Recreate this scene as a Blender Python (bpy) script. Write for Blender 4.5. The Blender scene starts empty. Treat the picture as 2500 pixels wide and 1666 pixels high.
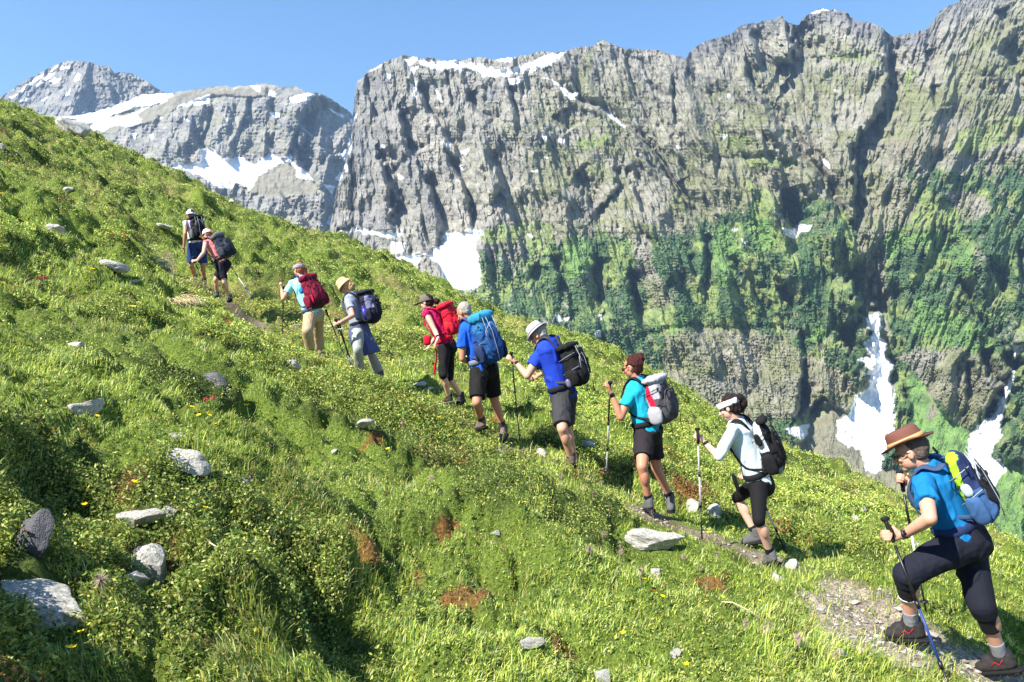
import bpy, bmesh, math, random
import numpy as np
from mathutils import Vector, Matrix, Euler
R = math.radians
random.seed(7)
RNG = np.random.default_rng(11)
scene = bpy.context.scene
col = scene.collection

# ------------------------------------------------------------------ camera, sky, sun, exposure
F = 1805.0; CX, CY = 1250.0, 833.0          # focal length and centre, in pixels of the 2500 wide photograph
camd = bpy.data.cameras.new('camera'); cam = bpy.data.objects.new('camera', camd); col.objects.link(cam)
camd.sensor_width = 36.0; camd.lens = 36.0 * F / 2500.0
camd.clip_start = 0.05; camd.clip_end = 30000
cam.location = (0, 0, 0); cam.rotation_euler = (R(90), 0, 0)
scene.camera = cam
SUN_EL, SUN_AZ = 44.0, 234.0                 # azimuth of the sun clockwise from +Y
sdir = Vector((math.sin(R(SUN_AZ)) * math.cos(R(SUN_EL)), math.cos(R(SUN_AZ)) * math.cos(R(SUN_EL)), math.sin(R(SUN_EL))))
world = bpy.data.worlds.new('World'); scene.world = world; world.use_nodes = True
wn = world.node_tree.nodes; wl = world.node_tree.links
sky = wn.new('ShaderNodeTexSky'); sky.sky_type = 'NISHITA'; sky.sun_disc = False
sky.sun_elevation = R(SUN_EL); sky.sun_rotation = R(SUN_AZ)
sky.altitude = 700; sky.air_density = 1.6; sky.dust_density = 0.0; sky.ozone_density = 10.0
wl.new(sky.outputs[0], wn['Background'].inputs[0]); wn['Background'].inputs[1].default_value = 0.080
ld = bpy.data.lights.new('sun', 'SUN'); ld.energy = 5.0; ld.angle = R(0.5); ld.color = (1.0, 0.95, 0.87)
sun = bpy.data.objects.new('sun', ld); col.objects.link(sun); sun.rotation_euler = sdir.to_track_quat('Z', 'Y').to_euler()
scene.view_settings.view_transform = 'Standard'; scene.view_settings.look = 'None'
scene.view_settings.gamma = 1.0; scene.view_settings.exposure = 1.38
scene.cycles.max_bounces = 5; scene.cycles.transparent_max_bounces = 4
scene.cycles.volume_bounces = 0

# ------------------------------------------------------------------ helpers
def P(px, py, Y): return Vector(((px - CX) / F * Y, Y, (CY - py) / F * Y))
def crop(x0, y0, s): return lambda x, y: (x0 + x / s, y0 + y / s)
def lin(c):
    return tuple((v / 12.92 if v <= 0.04045 else ((v + 0.055) / 1.055) ** 2.4) for v in c)
def rgb(r, g, b): return lin((r / 255, g / 255, b / 255))
def tag(o, label=None, cat=None, group=None, kind=None):
    if label: o['label'] = label
    if cat: o['category'] = cat
    if group: o['group'] = group
    if kind: o['kind'] = kind
    return o
def empty(name, loc=(0, 0, 0), mat=None):
    o = bpy.data.objects.new(name, None); col.objects.link(o); o.empty_display_size = 0.1
    o.matrix_world = mat if mat is not None else Matrix.Translation(loc)
    return o
def smooth(me, on=True):
    me.polygons.foreach_set('use_smooth', np.full(len(me.polygons), on, dtype=bool)); me.update()
def link(name, me, material=None, parent=None, sm=True, world=False):
    o = bpy.data.objects.new(name, me); col.objects.link(o)
    if material: me.materials.append(material)
    if parent is not None:
        o.parent = parent
        if world: o.matrix_parent_inverse = parent.matrix_basis.inverted()
    smooth(me, sm)
    return o
def np_mesh(name, V, loops, sizes):
    """V (n,3), loops flat vertex indices, sizes verts per face"""
    me = bpy.data.meshes.new(name)
    V = np.ascontiguousarray(V, dtype=np.float32)
    me.vertices.add(len(V)); me.vertices.foreach_set('co', V.ravel())
    me.loops.add(len(loops)); me.loops.foreach_set('vertex_index', np.ascontiguousarray(loops, dtype=np.int32))
    me.polygons.add(len(sizes))
    starts = np.concatenate(([0], np.cumsum(sizes)[:-1])).astype(np.int32)
    me.polygons.foreach_set('loop_start', starts)
    try: me.polygons.foreach_set('loop_total', np.ascontiguousarray(sizes, dtype=np.int32))
    except Exception: pass
    me.update(calc_edges=True)
    return me
def grid_mesh(name, V, nr, nc):
    i = np.arange(nr - 1)[:, None] * nc + np.arange(nc - 1)[None, :]
    q = np.stack([i, i + 1, i + nc + 1, i + nc], -1).reshape(-1)
    return np_mesh(name, V.reshape(-1, 3), q, np.full((nr - 1) * (nc - 1), 4))
def vcol(me, name, C):
    C = np.asarray(C, dtype=np.float32).reshape(-1, C.shape[-1])
    if C.shape[1] == 3: C = np.concatenate([C, np.ones((len(C), 1), np.float32)], 1)
    a = me.color_attributes.new(name, 'FLOAT_COLOR', 'POINT')
    a.data.foreach_set('color', np.ascontiguousarray(C).ravel())
_TAB = np.random.default_rng(5).random((64, 256 * 256)).astype(np.float32) * 2 - 1
def noise(x, y, seed=0):                       # value noise with quintic fade, -1..1
    x, y = np.broadcast_arrays(np.asarray(x, np.float32), np.asarray(y, np.float32))
    T = _TAB[seed % 64]; o = (seed * 37) & 255
    ix = np.floor(x); iy = np.floor(y); fx = x - ix; fy = y - iy
    ux = fx * fx * fx * (fx * (fx * 6 - 15) + 10); uy = fy * fy * fy * (fy * (fy * 6 - 15) + 10)
    ix = (ix.astype(np.int32) + o) & 255; iy = iy.astype(np.int32) & 255
    ix1 = (ix + 1) & 255; iy = iy << 8; iy1 = (iy + 256) & 65535
    a = T[iy + ix]; b = T[iy + ix1]; c = T[iy1 + ix]; d = T[iy1 + ix1]
    a = a + (b - a) * ux; c = c + (d - c) * ux
    return a + (c - a) * uy
def fbm(x, y, oct=4, seed=0, gain=0.5, lac=2.03):
    s = 0; a = 1.0; n = 0
    for k in range(oct):
        s = s + a * noise(x, y, seed + k * 17); n += a
        x, y = (x * 0.8 - y * 0.6) * lac + 3.1, (x * 0.6 + y * 0.8) * lac - 1.7; a *= gain
    return s / n
def ridged(x, y, oct=4, seed=0, gain=0.5):
    s = 0; a = 1.0; n = 0
    for k in range(oct):
        s = s + a * (1 - 2 * np.abs(noise(x, y, seed + k * 31))); n += a
        x, y = x * 2.03 + 5.3, y * 2.03 - 2.1; a *= gain
    return s / n
def noise3(p, s, seed=0):
    return (noise(p[:, 0] * s + 7.7, p[:, 1] * s + p[:, 2] * s * 0.31, seed) + noise(p[:, 1] * s - 3.1, p[:, 2] * s + p[:, 0] * s * 0.37, seed + 5) + noise(p[:, 2] * s + 1.3, p[:, 0] * s - p[:, 1] * s * 0.29, seed + 9)) / 2.0
def sst(a, b, x):
    t = np.clip((x - a) / (b - a), 0, 1); return t * t * (3 - 2 * t)
def inpoly(x, y, poly):
    r = np.zeros(x.shape, bool); n = len(poly); j = n - 1
    for i in range(n):
        xi, yi = poly[i]; xj, yj = poly[j]
        if yi != yj:
            r ^= ((yi > y) != (yj > y)) & (x < (xj - xi) * (y - yi) / (yj - yi) + xi)
        j = i
    return r
def segdist(x, y, pts):
    """distance to a polyline, signed side (+ right of it when walking down), parameter 0..1"""
    best = np.full(x.shape, 1e9); side = np.zeros(x.shape); par = np.zeros(x.shape); n = len(pts) - 1
    for i in range(n):
        ax, ay = pts[i]; bx, by = pts[i + 1]; dx, dy = bx - ax, by - ay; L = dx * dx + dy * dy + 1e-9
        k = np.clip(((x - ax) * dx + (y - ay) * dy) / L, 0, 1)
        ex = x - ax - k * dx; ey = y - ay - k * dy; d = np.hypot(ex, ey)
        m = d < best
        best = np.where(m, d, best); side = np.where(m, (ex * dy - ey * dx) / math.sqrt(L), side); par = np.where(m, (i + k) / n, par)
    return best, side, par

# ------------------------------------------------------------------ materials
def new_mat(name):
    m = bpy.data.materials.new(name); m.use_nodes = True
    nt = m.node_tree; b = nt.nodes['Principled BSDF']
    return m, nt, b
def cloth(name, c, rough=0.85, var=0.12, scale=14, bump=0.25, spec=0.25, weave=0):
    m, nt, b = new_mat(name)
    tc = nt.nodes.new('ShaderNodeTexCoord'); n = nt.nodes.new('ShaderNodeTexNoise'); n.inputs['Scale'].default_value = scale; n.inputs['Detail'].default_value = 6
    nt.links.new(tc.outputs['Object'], n.inputs['Vector'])
    mx = nt.nodes.new('ShaderNodeMix'); mx.data_type = 'RGBA'
    mx.inputs['A'].default_value = (*[v * (1 - var) for v in c], 1); mx.inputs['B'].default_value = (*[min(1, v * (1 + var)) for v in c], 1)
    nt.links.new(n.outputs['Fac'], mx.inputs['Factor']); nt.links.new(mx.outputs['Result'], b.inputs['Base Color'])
    b.inputs['Roughness'].default_value = rough; b.inputs['Specular IOR Level'].default_value = spec
    bp = nt.nodes.new('ShaderNodeBump'); bp.inputs['Strength'].default_value = bump; bp.inputs['Distance'].default_value = 0.02
    nt.links.new(n.outputs['Fac'], bp.inputs['Height']); nt.links.new(bp.outputs['Normal'], b.inputs['Normal'])
    return m
def attr_mat(name, attr, rough=0.9, nscale=6.0, namt=0.25, bump=0.5, bdist=0.05, detail=8, transl=0, coord='Object', spec=0.2, stretch=None):
    m, nt, b = new_mat(name)
    a = nt.nodes.new('ShaderNodeVertexColor'); a.layer_name = attr
    tc = nt.nodes.new('ShaderNodeTexCoord'); n = nt.nodes.new('ShaderNodeTexNoise'); n.inputs['Scale'].default_value = nscale; n.inputs['Detail'].default_value = detail; n.inputs['Roughness'].default_value = 0.62
    vec = tc.outputs[coord]
    if stretch:
        mp = nt.nodes.new('ShaderNodeMapping'); mp.inputs['Scale'].default_value = stretch; nt.links.new(vec, mp.inputs['Vector']); vec = mp.outputs[0]
    nt.links.new(vec, n.inputs['Vector'])
    mr = nt.nodes.new('ShaderNodeMapRange'); mr.inputs['From Min'].default_value = 0.3; mr.inputs['From Max'].default_value = 0.7
    mr.inputs['To Min'].default_value = 1 - namt; mr.inputs['To Max'].default_value = 1 + namt
    nt.links.new(n.outputs['Fac'], mr.inputs['Value'])
    vm = nt.nodes.new('ShaderNodeVectorMath'); vm.operation = 'SCALE'
    nt.links.new(a.outputs['Color'], vm.inputs[0]); nt.links.new(mr.outputs[0], vm.inputs['Scale'])
    nt.links.new(vm.outputs[0], b.inputs['Base Color']); b.inputs['Roughness'].default_value = rough; b.inputs['Specular IOR Level'].default_value = spec
    if bump:
        bp = nt.nodes.new('ShaderNodeBump'); bp.inputs['Strength'].default_value = bump; bp.inputs['Distance'].default_value = bdist
        nt.links.new(n.outputs['Fac'], bp.inputs['Height']); nt.links.new(bp.outputs['Normal'], b.inputs['Normal'])
    if transl:
        t = nt.nodes.new('ShaderNodeBsdfTranslucent'); nt.links.new(vm.outputs[0], t.inputs['Color'])
        ms = nt.nodes.new('ShaderNodeMixShader'); ms.inputs[0].default_value = transl
        nt.links.new(b.outputs[0], ms.inputs[1]); nt.links.new(t.outputs[0], ms.inputs[2])
        nt.links.new(ms.outputs[0], nt.nodes['Material Output'].inputs['Surface'])
    return m

# ------------------------------------------------------------------ hillside: a height field fitted to measured points
SKY = [(-400, 60), (-100, 195), (0, 235), (60, 258), (130, 287), (200, 322), (260, 335), (330, 368), (430, 412), (530, 462), (620, 505), (720, 540), (830, 572), (920, 610), (1000, 640),
       (1090, 690), (1180, 735), (1290, 752), (1400, 800), (1500, 838), (1600, 895), (1700, 955), (1800, 1010), (1900, 1055), (2000, 1105), (2100, 1150), (2200, 1195), (2300, 1238), (2400, 1278), (2500, 1318), (2900, 1480)]
SKX = np.array([a for a, b in SKY], float); SKYY = np.array([b for a, b in SKY], float)
YC = [(-400, 34), (0, 44), (200, 50), (620, 48), (1000, 42), (1250, 38), (1600, 33), (1900, 30), (2300, 27), (2500, 25), (2900, 20)]
YCX = np.array([a for a, b in YC], float); YCY = np.array([b for a, b in YC], float)
def crestY(px): return np.interp(px, YCX, YCY)
PA, PB, PC = -1.55, -0.33, 0.04
ctrl = [(-400, 1900, 1.35), (0, 1666, 2.05), (600, 1666, 2.5), (1250, 1666, 3.1), (1900, 1666, 3.9), (2450, 1668, 4.72), (2900, 1700, 5.6),
        (0, 1250, 3.1), (625, 1250, 4.1), (1250, 1250, 5.6), (1000, 1450, 3.9), (1600, 1450, 5.0), (2150, 1585, 4.65), (2000, 1440, 5.6), (300, 900, 6.2), (700, 1000, 7.2), (0, 820, 6.6),
        (1860, 1375, 6.95), (1740, 1310, 7.1), (1600, 1262, 7.75), (1408, 1140, 8.9), (1240, 1098, 9.3), (1230, 1060, 9.5), (1110, 1000, 10.6), (935, 935, 11.0), (770, 862, 13.3), (640, 800, 14.6), (560, 748, 15.6), (490, 704, 17.0), (400, 640, 18.0),
        (0, 600, 11), (300, 650, 13.2), (150, 450, 18.5), (0, 400, 22), (500, 560, 25), (900, 760, 20), (1000, 700, 27), (700, 620, 27), (300, 430, 33),
        (1250, 940, 14), (1250, 850, 20), (1600, 1060, 13.5), (1600, 970, 20), (2000, 1270, 10.5), (1900, 1160, 17), (2300, 1380, 8.2), (2300, 1300, 14), (2500, 1450, 7.3), (2500, 1370, 13), (2300, 1480, 5.5)]
def _crest():
    out = []
    for px in (-400, -100, 60, 260, 430, 620, 830, 1000, 1180, 1400, 1600, 1800, 2000, 2200, 2400, 2600, 2900):
        Yc = float(crestY(px)); s = float(np.interp(px, SKX, SKYY)); out.append((px, s, Yc)); out.append((px, s + 14, Yc * 0.80))
    return out
cp = np.array(ctrl + _crest(), float)
ct = (cp[:, 0] - CX) / F; ce = (CY - cp[:, 1]) / F; cu = np.log(cp[:, 2])
cr = ce - (PA / cp[:, 2] + PB * ct + PC)
KX = 2.2
def _phi(d2): return 0.5 * d2 * np.log(d2 + 1e-12)
_n = len(cp); _A = np.zeros((_n + 3, _n + 3)); _X = np.stack([ct * KX, cu], 1)
_A[:_n, :_n] = _phi(((_X[:, None] - _X[None]) ** 2).sum(-1)) + np.eye(_n) * 0.004
_A[:_n, _n] = 1; _A[:_n, _n + 1:] = _X; _A[_n, :_n] = 1; _A[_n + 1:, :_n] = _X.T
_W = np.linalg.solve(_A, np.concatenate([cr, np.zeros(3)]))
# tabulated on a (t, ln Y) grid, then looked up
TT = np.linspace(-1.15, 1.15, 321); UU = np.linspace(math.log(1.3), math.log(60), 361)
_g = np.stack(np.meshgrid(TT * KX, UU, indexing='ij'), -1).reshape(-1, 2)
RT = np.zeros(len(_g))
for k in range(0, len(_g), 8192):
    b = _g[k:k + 8192]; RT[k:k + 8192] = _phi(((b[:, None] - _X[None]) ** 2).sum(-1)) @ _W[:_n] + _W[_n] + b @ _W[_n + 1:]
RT = RT.reshape(len(TT), len(UU))
def bil(T, x, y, x0, x1, nx, y0, y1, ny):
    fx = np.clip((x - x0) / (x1 - x0) * (nx - 1), 0, nx - 1.001); fy = np.clip((y - y0) / (y1 - y0) * (ny - 1), 0, ny - 1.001)
    ix = fx.astype(int); iy = fy.astype(int); fx = fx - ix; fy = fy - iy
    return (T[ix, iy] * (1 - fx) + T[ix + 1, iy] * fx) * (1 - fy) + (T[ix, iy + 1] * (1 - fx) + T[ix + 1, iy + 1] * fx) * fy
def elev(t, Y):
    t = np.asarray(t, float); Y = np.asarray(Y, float)
    px = CX + t * F; Yc = crestY(px); Ym = np.clip(Y, 1.3, Yc)
    r = bil(RT, t, np.log(Ym), TT[0], TT[-1], len(TT), UU[0], UU[-1], len(UU))
    e = PA / Ym + PB * t + PC + r
    s = np.clip(Y / Yc - 1, 0, 99)
    return np.where(Y > Yc, e - 0.10 * s * s - 0.05 * s - np.clip(s - 0.6, 0, 9) * 0.25, e)
_RF = lambda t: bil(RT, t, np.full_like(t, math.log(1.3)), TT[0], TT[-1], len(TT), UU[0], UU[-1], len(UU))
def hbase(x, y):
    x = np.asarray(x, float); y = np.asarray(y, float)
    ym = np.maximum(y, 1.3); t = np.clip(x / ym, -1.15, 1.15)
    z = ym * elev(t, ym) + PB * (x - t * ym)
    lo = PA + PB * x + PC * y
    k = sst(0.2, 1.9, y)
    return z * k + lo * (1 - k)
# path as a world polyline
TRAIL_PX = [(2680, 1740, 4.4), (2440, 1668, 4.75), (2300, 1590, 5.0), (2180, 1560, 4.9), (2060, 1460, 5.9), (1880, 1380, 6.9), (1740, 1315, 7.1), (1620, 1262, 7.7), (1500, 1190, 8.3), (1408, 1140, 8.9), (1240, 1090, 9.3), (1110, 1000, 10.6), (935, 935, 11.0), (850, 900, 12.2), (770, 862, 13.3), (650, 800, 14.5), (560, 748, 15.6), (490, 704, 17.0), (400, 640, 18.0), (350, 585, 21)]
TRAIL = [((a - CX) / F * c, c) for a, b, c in TRAIL_PX]
# hollows and humps seen in the photograph: px, py, half length, half width (m), drop, slant
HOLLOWS = [(230, 1150, .40, .18, .26), (1330, 1270, 1.15, .16, .34), (1160, 1130, .5, .14, .2), (720, 1440, .45, .12, .17), (1040, 1320, .5, .2, .30), (560, 1000, .9, .3, .35), (130, 1290, .4, .15, .16), (900, 1360, .4, .15, .16),
           (110, 690, .9, .3, .30), (420, 720, 1.3, .3, .3), (470, 850, .9, .25, .22), (430, 650, .8, .22, .26), (330, 590, .8, .3, .22), (780, 1420, .3, .15, .14), (1200, 1400, .4, .12, .16), (1990, 1440, .16, .09, .14), (1500, 1185, .6, .22, .2), (180, 560, .9, .3, .25),
           (1730, 1470, .4, .12, .12), (900, 1620, .25, .12, .14), (1460, 1590, .25, .1, .12), (1150, 1560, .25, .1, .12), (560, 1560, .3, .12, .12), (480, 540, 2.0, .6, .4), (620, 620, 2.2, .6, .5), (770, 690, 2.0, .6, .4)]
YTAB = {}
def hit(px, py, fn=None):
    """distance at which the line of sight through a photo point meets the hillside"""
    Ys = np.exp(np.linspace(math.log(1.4), math.log(float(crestY(px)) * 1.02), 700))
    t = (px - CX) / F; e = (CY - py) / F
    z = (fn or height)(t * Ys, Ys)
    k = np.nonzero(z / Ys >= e)[0]
    return float(Ys[k[0]]) if len(k) else float(crestY(px))
_H = []
SOLEFIX = []
FLAT = []        # (x, y) soles: keep the ground calm round them
def patch(x, y):
    """0 short grass .. 1 mound of low shrub"""
    d = np.hypot(x, y); w = fbm(x * 2.1, y * 2.1, 3, 84) * .35
    return sst(.0, .20, fbm(x * .62 + w, y * .62 + w, 3, 81) - .05 + .22 * sst(10, 22, d))
def bumps(x, y):
    d = np.hypot(x, y)
    far = sst(7, 24, d)
    w = fbm(x * 0.35, y * 0.35, 2, 3) * 0.8
    a = x * 0.66 - y * 0.75; b = x * 0.75 + y * 0.66            # a runs down the slope along the path
    w2 = fbm(x * 1.3, y * 1.3, 2, 13) * 0.5
    big = fbm(a * 0.45 + w, b * 0.65 + w, 3, 21) * (0.15 + .07 * far)
    mid = np.abs(noise(a * 1.1 + w + w2, b * 1.9 + w2, 41)) * .26 + np.abs(noise(a * 3.3 + w2 * 2, b * 4.4, 42)) * .10 - .09
    sm = np.abs(noise(x * 8 + w2 * 3, y * 8, 61)) * 0.055 + np.abs(noise(x * 17, y * 17, 62)) * .028 - .03
    fr = (np.abs(noise(x * .8 + w + y * .2, y * 1.1 + w2, 91)) * .46 + np.abs(noise(x * 1.7 + w2, y * 2.0 + w2, 92)) * .36 + np.abs(noise(x * 4.3, y * 5.1 + w2, 93)) * .10 - .2) * far
    dn, dsd, _ = segdist(x, y, TRAIL)
    calm = sst(0.15, 1.0, dn) * 0.85 + 0.15
    mid = mid + .13 * patch(x, y) * (1 - far)
    return (big + mid) * calm * (0.85 + 0.4 * far) + sm + fr * calm - 0.06 - 0.16 * far - 0.5 * sst(17, 30, d)
def height(x, y):
    x = np.asarray(x, float); y = np.asarray(y, float)
    z = hbase(x, y)
    k = np.ones(x.shape)
    for fx, fy in FLAT: k *= 1 - 0.9 * np.exp(-((x - fx) ** 2 + (y - fy) ** 2) / 0.16)
    z = z + bumps(x, y) * k
    wx = x + fbm(x * 1.7, y * 1.7, 3, 15) * .28; wy = y + fbm(x * 1.7, y * 1.7, 3, 16) * .28
    for (hx, hy, L, W, D, ux, uy) in _H:
        a = (wx - hx) * ux + (wy - hy) * uy; b = -(wx - hx) * uy + (wy - hy) * ux
        # steep bank on the sunny side, gentle run out beyond
        bb = np.where(b < 0, b / W, b / (W * 2.6))
        z = z - D * np.exp(-(a / L) ** 2 * 1.2 - bb ** 2)
        z = z + 0.35 * D * np.exp(-(a / L) ** 2 * 1.2 - ((b + 1.9 * W) / W) ** 2)
    d, _, _ = segdist(x, y, TRAIL)
    z = z - 0.05 * np.exp(-(d / 0.22) ** 2)
    for (sx, sy, dz) in SOLEFIX: z = z + dz * np.exp(-((x - sx) ** 2 + (y - sy) ** 2) / .09)
    return z
for (px, py, L, W, D) in HOLLOWS:
    Y = hit(px, py, hbase); x = (px - CX) / F * Y
    # hollows run down across the slope, the way the ground falls in the picture
    ang = math.atan2(-0.62, 0.78) if D else 0
    _H.append((x, Y, L, W, D, math.cos(ang), math.sin(ang)))
def ground(x, y): return float(height(np.array([x]), np.array([y]))[0])
# ------------------------------------------------------------------ mountains
c1 = crop(0, 100, 2.613); c2 = crop(800, 80, 2.613); c3 = crop(1600, 0, 2.613); c4 = crop(1150, 500, 2.613); c5 = crop(1650, 550, 2.24)
def cc(f, pts): return [f(*p) for p in pts]
ROCK = np.array(rgb(138, 135, 126)); ROCKD = np.array(rgb(92, 93, 99)); ROCKL = np.array(rgb(166, 160, 148)); SCREE = np.array(rgb(124, 119, 104)); OLIVE = np.array(rgb(112, 113, 78))
MOSS = np.array(rgb(112, 117, 76)); ALP = np.array(rgb(122, 136, 82)); ALPB = np.array(rgb(108, 138, 76)); SHRUB = np.array(rgb(80, 104, 68)); SHRUBD = np.array(rgb(62, 84, 62)); SNOW = np.array((0.78, 0.79, 0.82))
def mixc(C, D, m): return C * (1 - m[..., None]) + D * m[..., None]
def saw(p, k=0.8):
    f = p - np.floor(p)
    return np.where(f < k, f / k, (1 - f) / (1 - k))    # slow rise to 1, then sharp fall
def edge_poly(X, Y, poly, seed, amp=5.0, sc=0.06):
    xs = [p[0] for p in poly]; ys = [p[1] for p in poly]
    m = np.zeros(X.shape, bool)
    box = (X > min(xs) - 2 * amp) & (X < max(xs) + 2 * amp) & (Y > min(ys) - 2 * amp) & (Y < max(ys) + 2 * amp)
    x, y = X[box], Y[box]
    m[box] = inpoly(x + fbm(x * sc, y * sc, 4, seed) * amp, y + fbm(x * sc, y * sc, 4, seed + 50) * amp, poly)
    return m
def buttresses(X, Y, x0, x1, y0, y1, n, L, kf, seed, g=.45, sl=.75, sr=2.6, tail=.9):
    """union of n leaning pyramids, each with its apex up the wall and widening downwards"""
    rg = np.random.default_rng(seed); Rl = np.zeros(X.shape)
    rows = None
    xi = X[0]
    for i in range(n):
        ax = rg.uniform(x0, x1); ay = rg.uniform(y0, y1); l = L * rg.uniform(.5, 1.6); k = kf(ax) * rg.uniform(.6, 1.3) + rg.uniform(-.08, .08)
        gg = g * rg.uniform(.6, 1.3); s1 = sl * rg.uniform(.7, 1.5); s2 = sr * rg.uniform(.6, 1.4)
        wmax = gg * l / min(s1, s2) + abs(k) * l * 1.4 + 8
        c = np.nonzero((xi > ax - wmax) & (xi < ax + wmax))[0]
        if not len(c): continue
        xs_ = slice(c[0], c[-1] + 1); x = X[:, xs_]; y = Y[:, xs_]
        wob = noise(y * (4.0 / l) + i * 3.3, x * (2.0 / l), seed + i) * l * .07
        dy = y - ay; dx = x + wob - ax - k * dy
        hr = np.where(dy < l, gg * dy, gg * l * (1 - (dy - l) / (tail * l)))
        r = hr - np.where(dx < 0, -dx * s1, dx * s2)
        Rl[:, xs_] = np.maximum(Rl[:, xs_], r)
    return Rl
def blur(m, n=1):
    m = m.astype(float)
    for _ in range(n):
        m = (m + np.roll(m, 1, 0) + np.roll(m, -1, 0) + np.roll(m, 1, 1) + np.roll(m, -1, 1)) / 5
    return m
def build_mountain(name, xs, skyx, skyy, bot, nrow, depth_fn, color_fn, label, back=500, ridge=4.0, seed=1):
    sk = np.interp(xs, skyx, skyy) + fbm(xs * 0.06, xs * 0 + seed, 4, seed + 90) * ridge + np.abs(noise(xs * 0.21, xs * 0, seed + 91)) * -ridge * 0.5
    v = np.linspace(0, 1, nrow)[:, None] ** 1.0
    Yp = bot + (sk[None, :] - bot) * v; Xp = np.broadcast_to(xs[None, :], Yp.shape).copy()
    D = depth_fn(Xp, Yp, sk[None, :])
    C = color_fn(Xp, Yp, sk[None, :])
    V = np.stack([(Xp - CX) / F * D, D, (CY - Yp) / F * D], -1)
    # the far side of the crest, and a foot that runs out under the valley floor
    top = V[-1]; rows = [V]; cols = [C]
    for k in (0.05, 0.2, 0.5, 1.0):
        r = top.copy(); r[:, 1] += back * k; r[:, 2] -= back * k * 0.8 * (0.4 + 0.6 * k); rows.append(r[None]); cols.append(C[-1:])
    f0 = V[0].copy(); f0[:, 1] *= 0.86; f0[:, 0] *= 0.9; f0[:, 2] -= 60
    rows.insert(0, f0[None]); cols.insert(0, C[:1])
    V = np.concatenate(rows, 0); C = np.concatenate(cols, 0)
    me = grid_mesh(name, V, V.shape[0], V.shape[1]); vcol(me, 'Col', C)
    o = link(name, me, MOUNT_MAT, sm=False); tag(o, label, 'mountain', kind='structure')
    return o
MOUNT_MAT = attr_mat('mountain_rock', 'Col', rough=0.95, nscale=0.035, namt=0.22, bump=1.0, bdist=12.0, detail=12, spec=0.1)

# --- the main wall
SKC = cc(c2, [(-20, 1500), (0, 1330), (22, 1200), (60, 1000), (110, 850), (150, 700), (160, 560), (168, 450), (190, 310), (280, 235), (380, 182), (450, 155), (530, 152), (700, 175), (830, 186), (900, 168), (1000, 160), (1060, 170), (1200, 155), (1350, 128), (1450, 132), (1530, 115), (1600, 95), (1680, 88), (1720, 60), (1765, 50), (1830, 78), (1900, 106), (1980, 112), (2050, 106), (2120, 116)]) + \
      cc(c3, [(60, 340), (200, 372), (216, 345), (300, 275), (450, 230), (560, 165), (700, 135), (812, 108), (850, 150), (920, 165), (940, 118), (1000, 80), (1060, 55), (1150, 68), (1220, 82), (1290, 140), (1370, 142), (1440, 180), (1500, 226), (1600, 226), (1750, 185), (1820, 70), (1950, 0), (2150, -90), (2352, -160), (2900, -300)])
SKC = sorted(SKC); SCX = np.array([p[0] for p in SKC]); SCY = np.array([p[1] for p in SKC])
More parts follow.
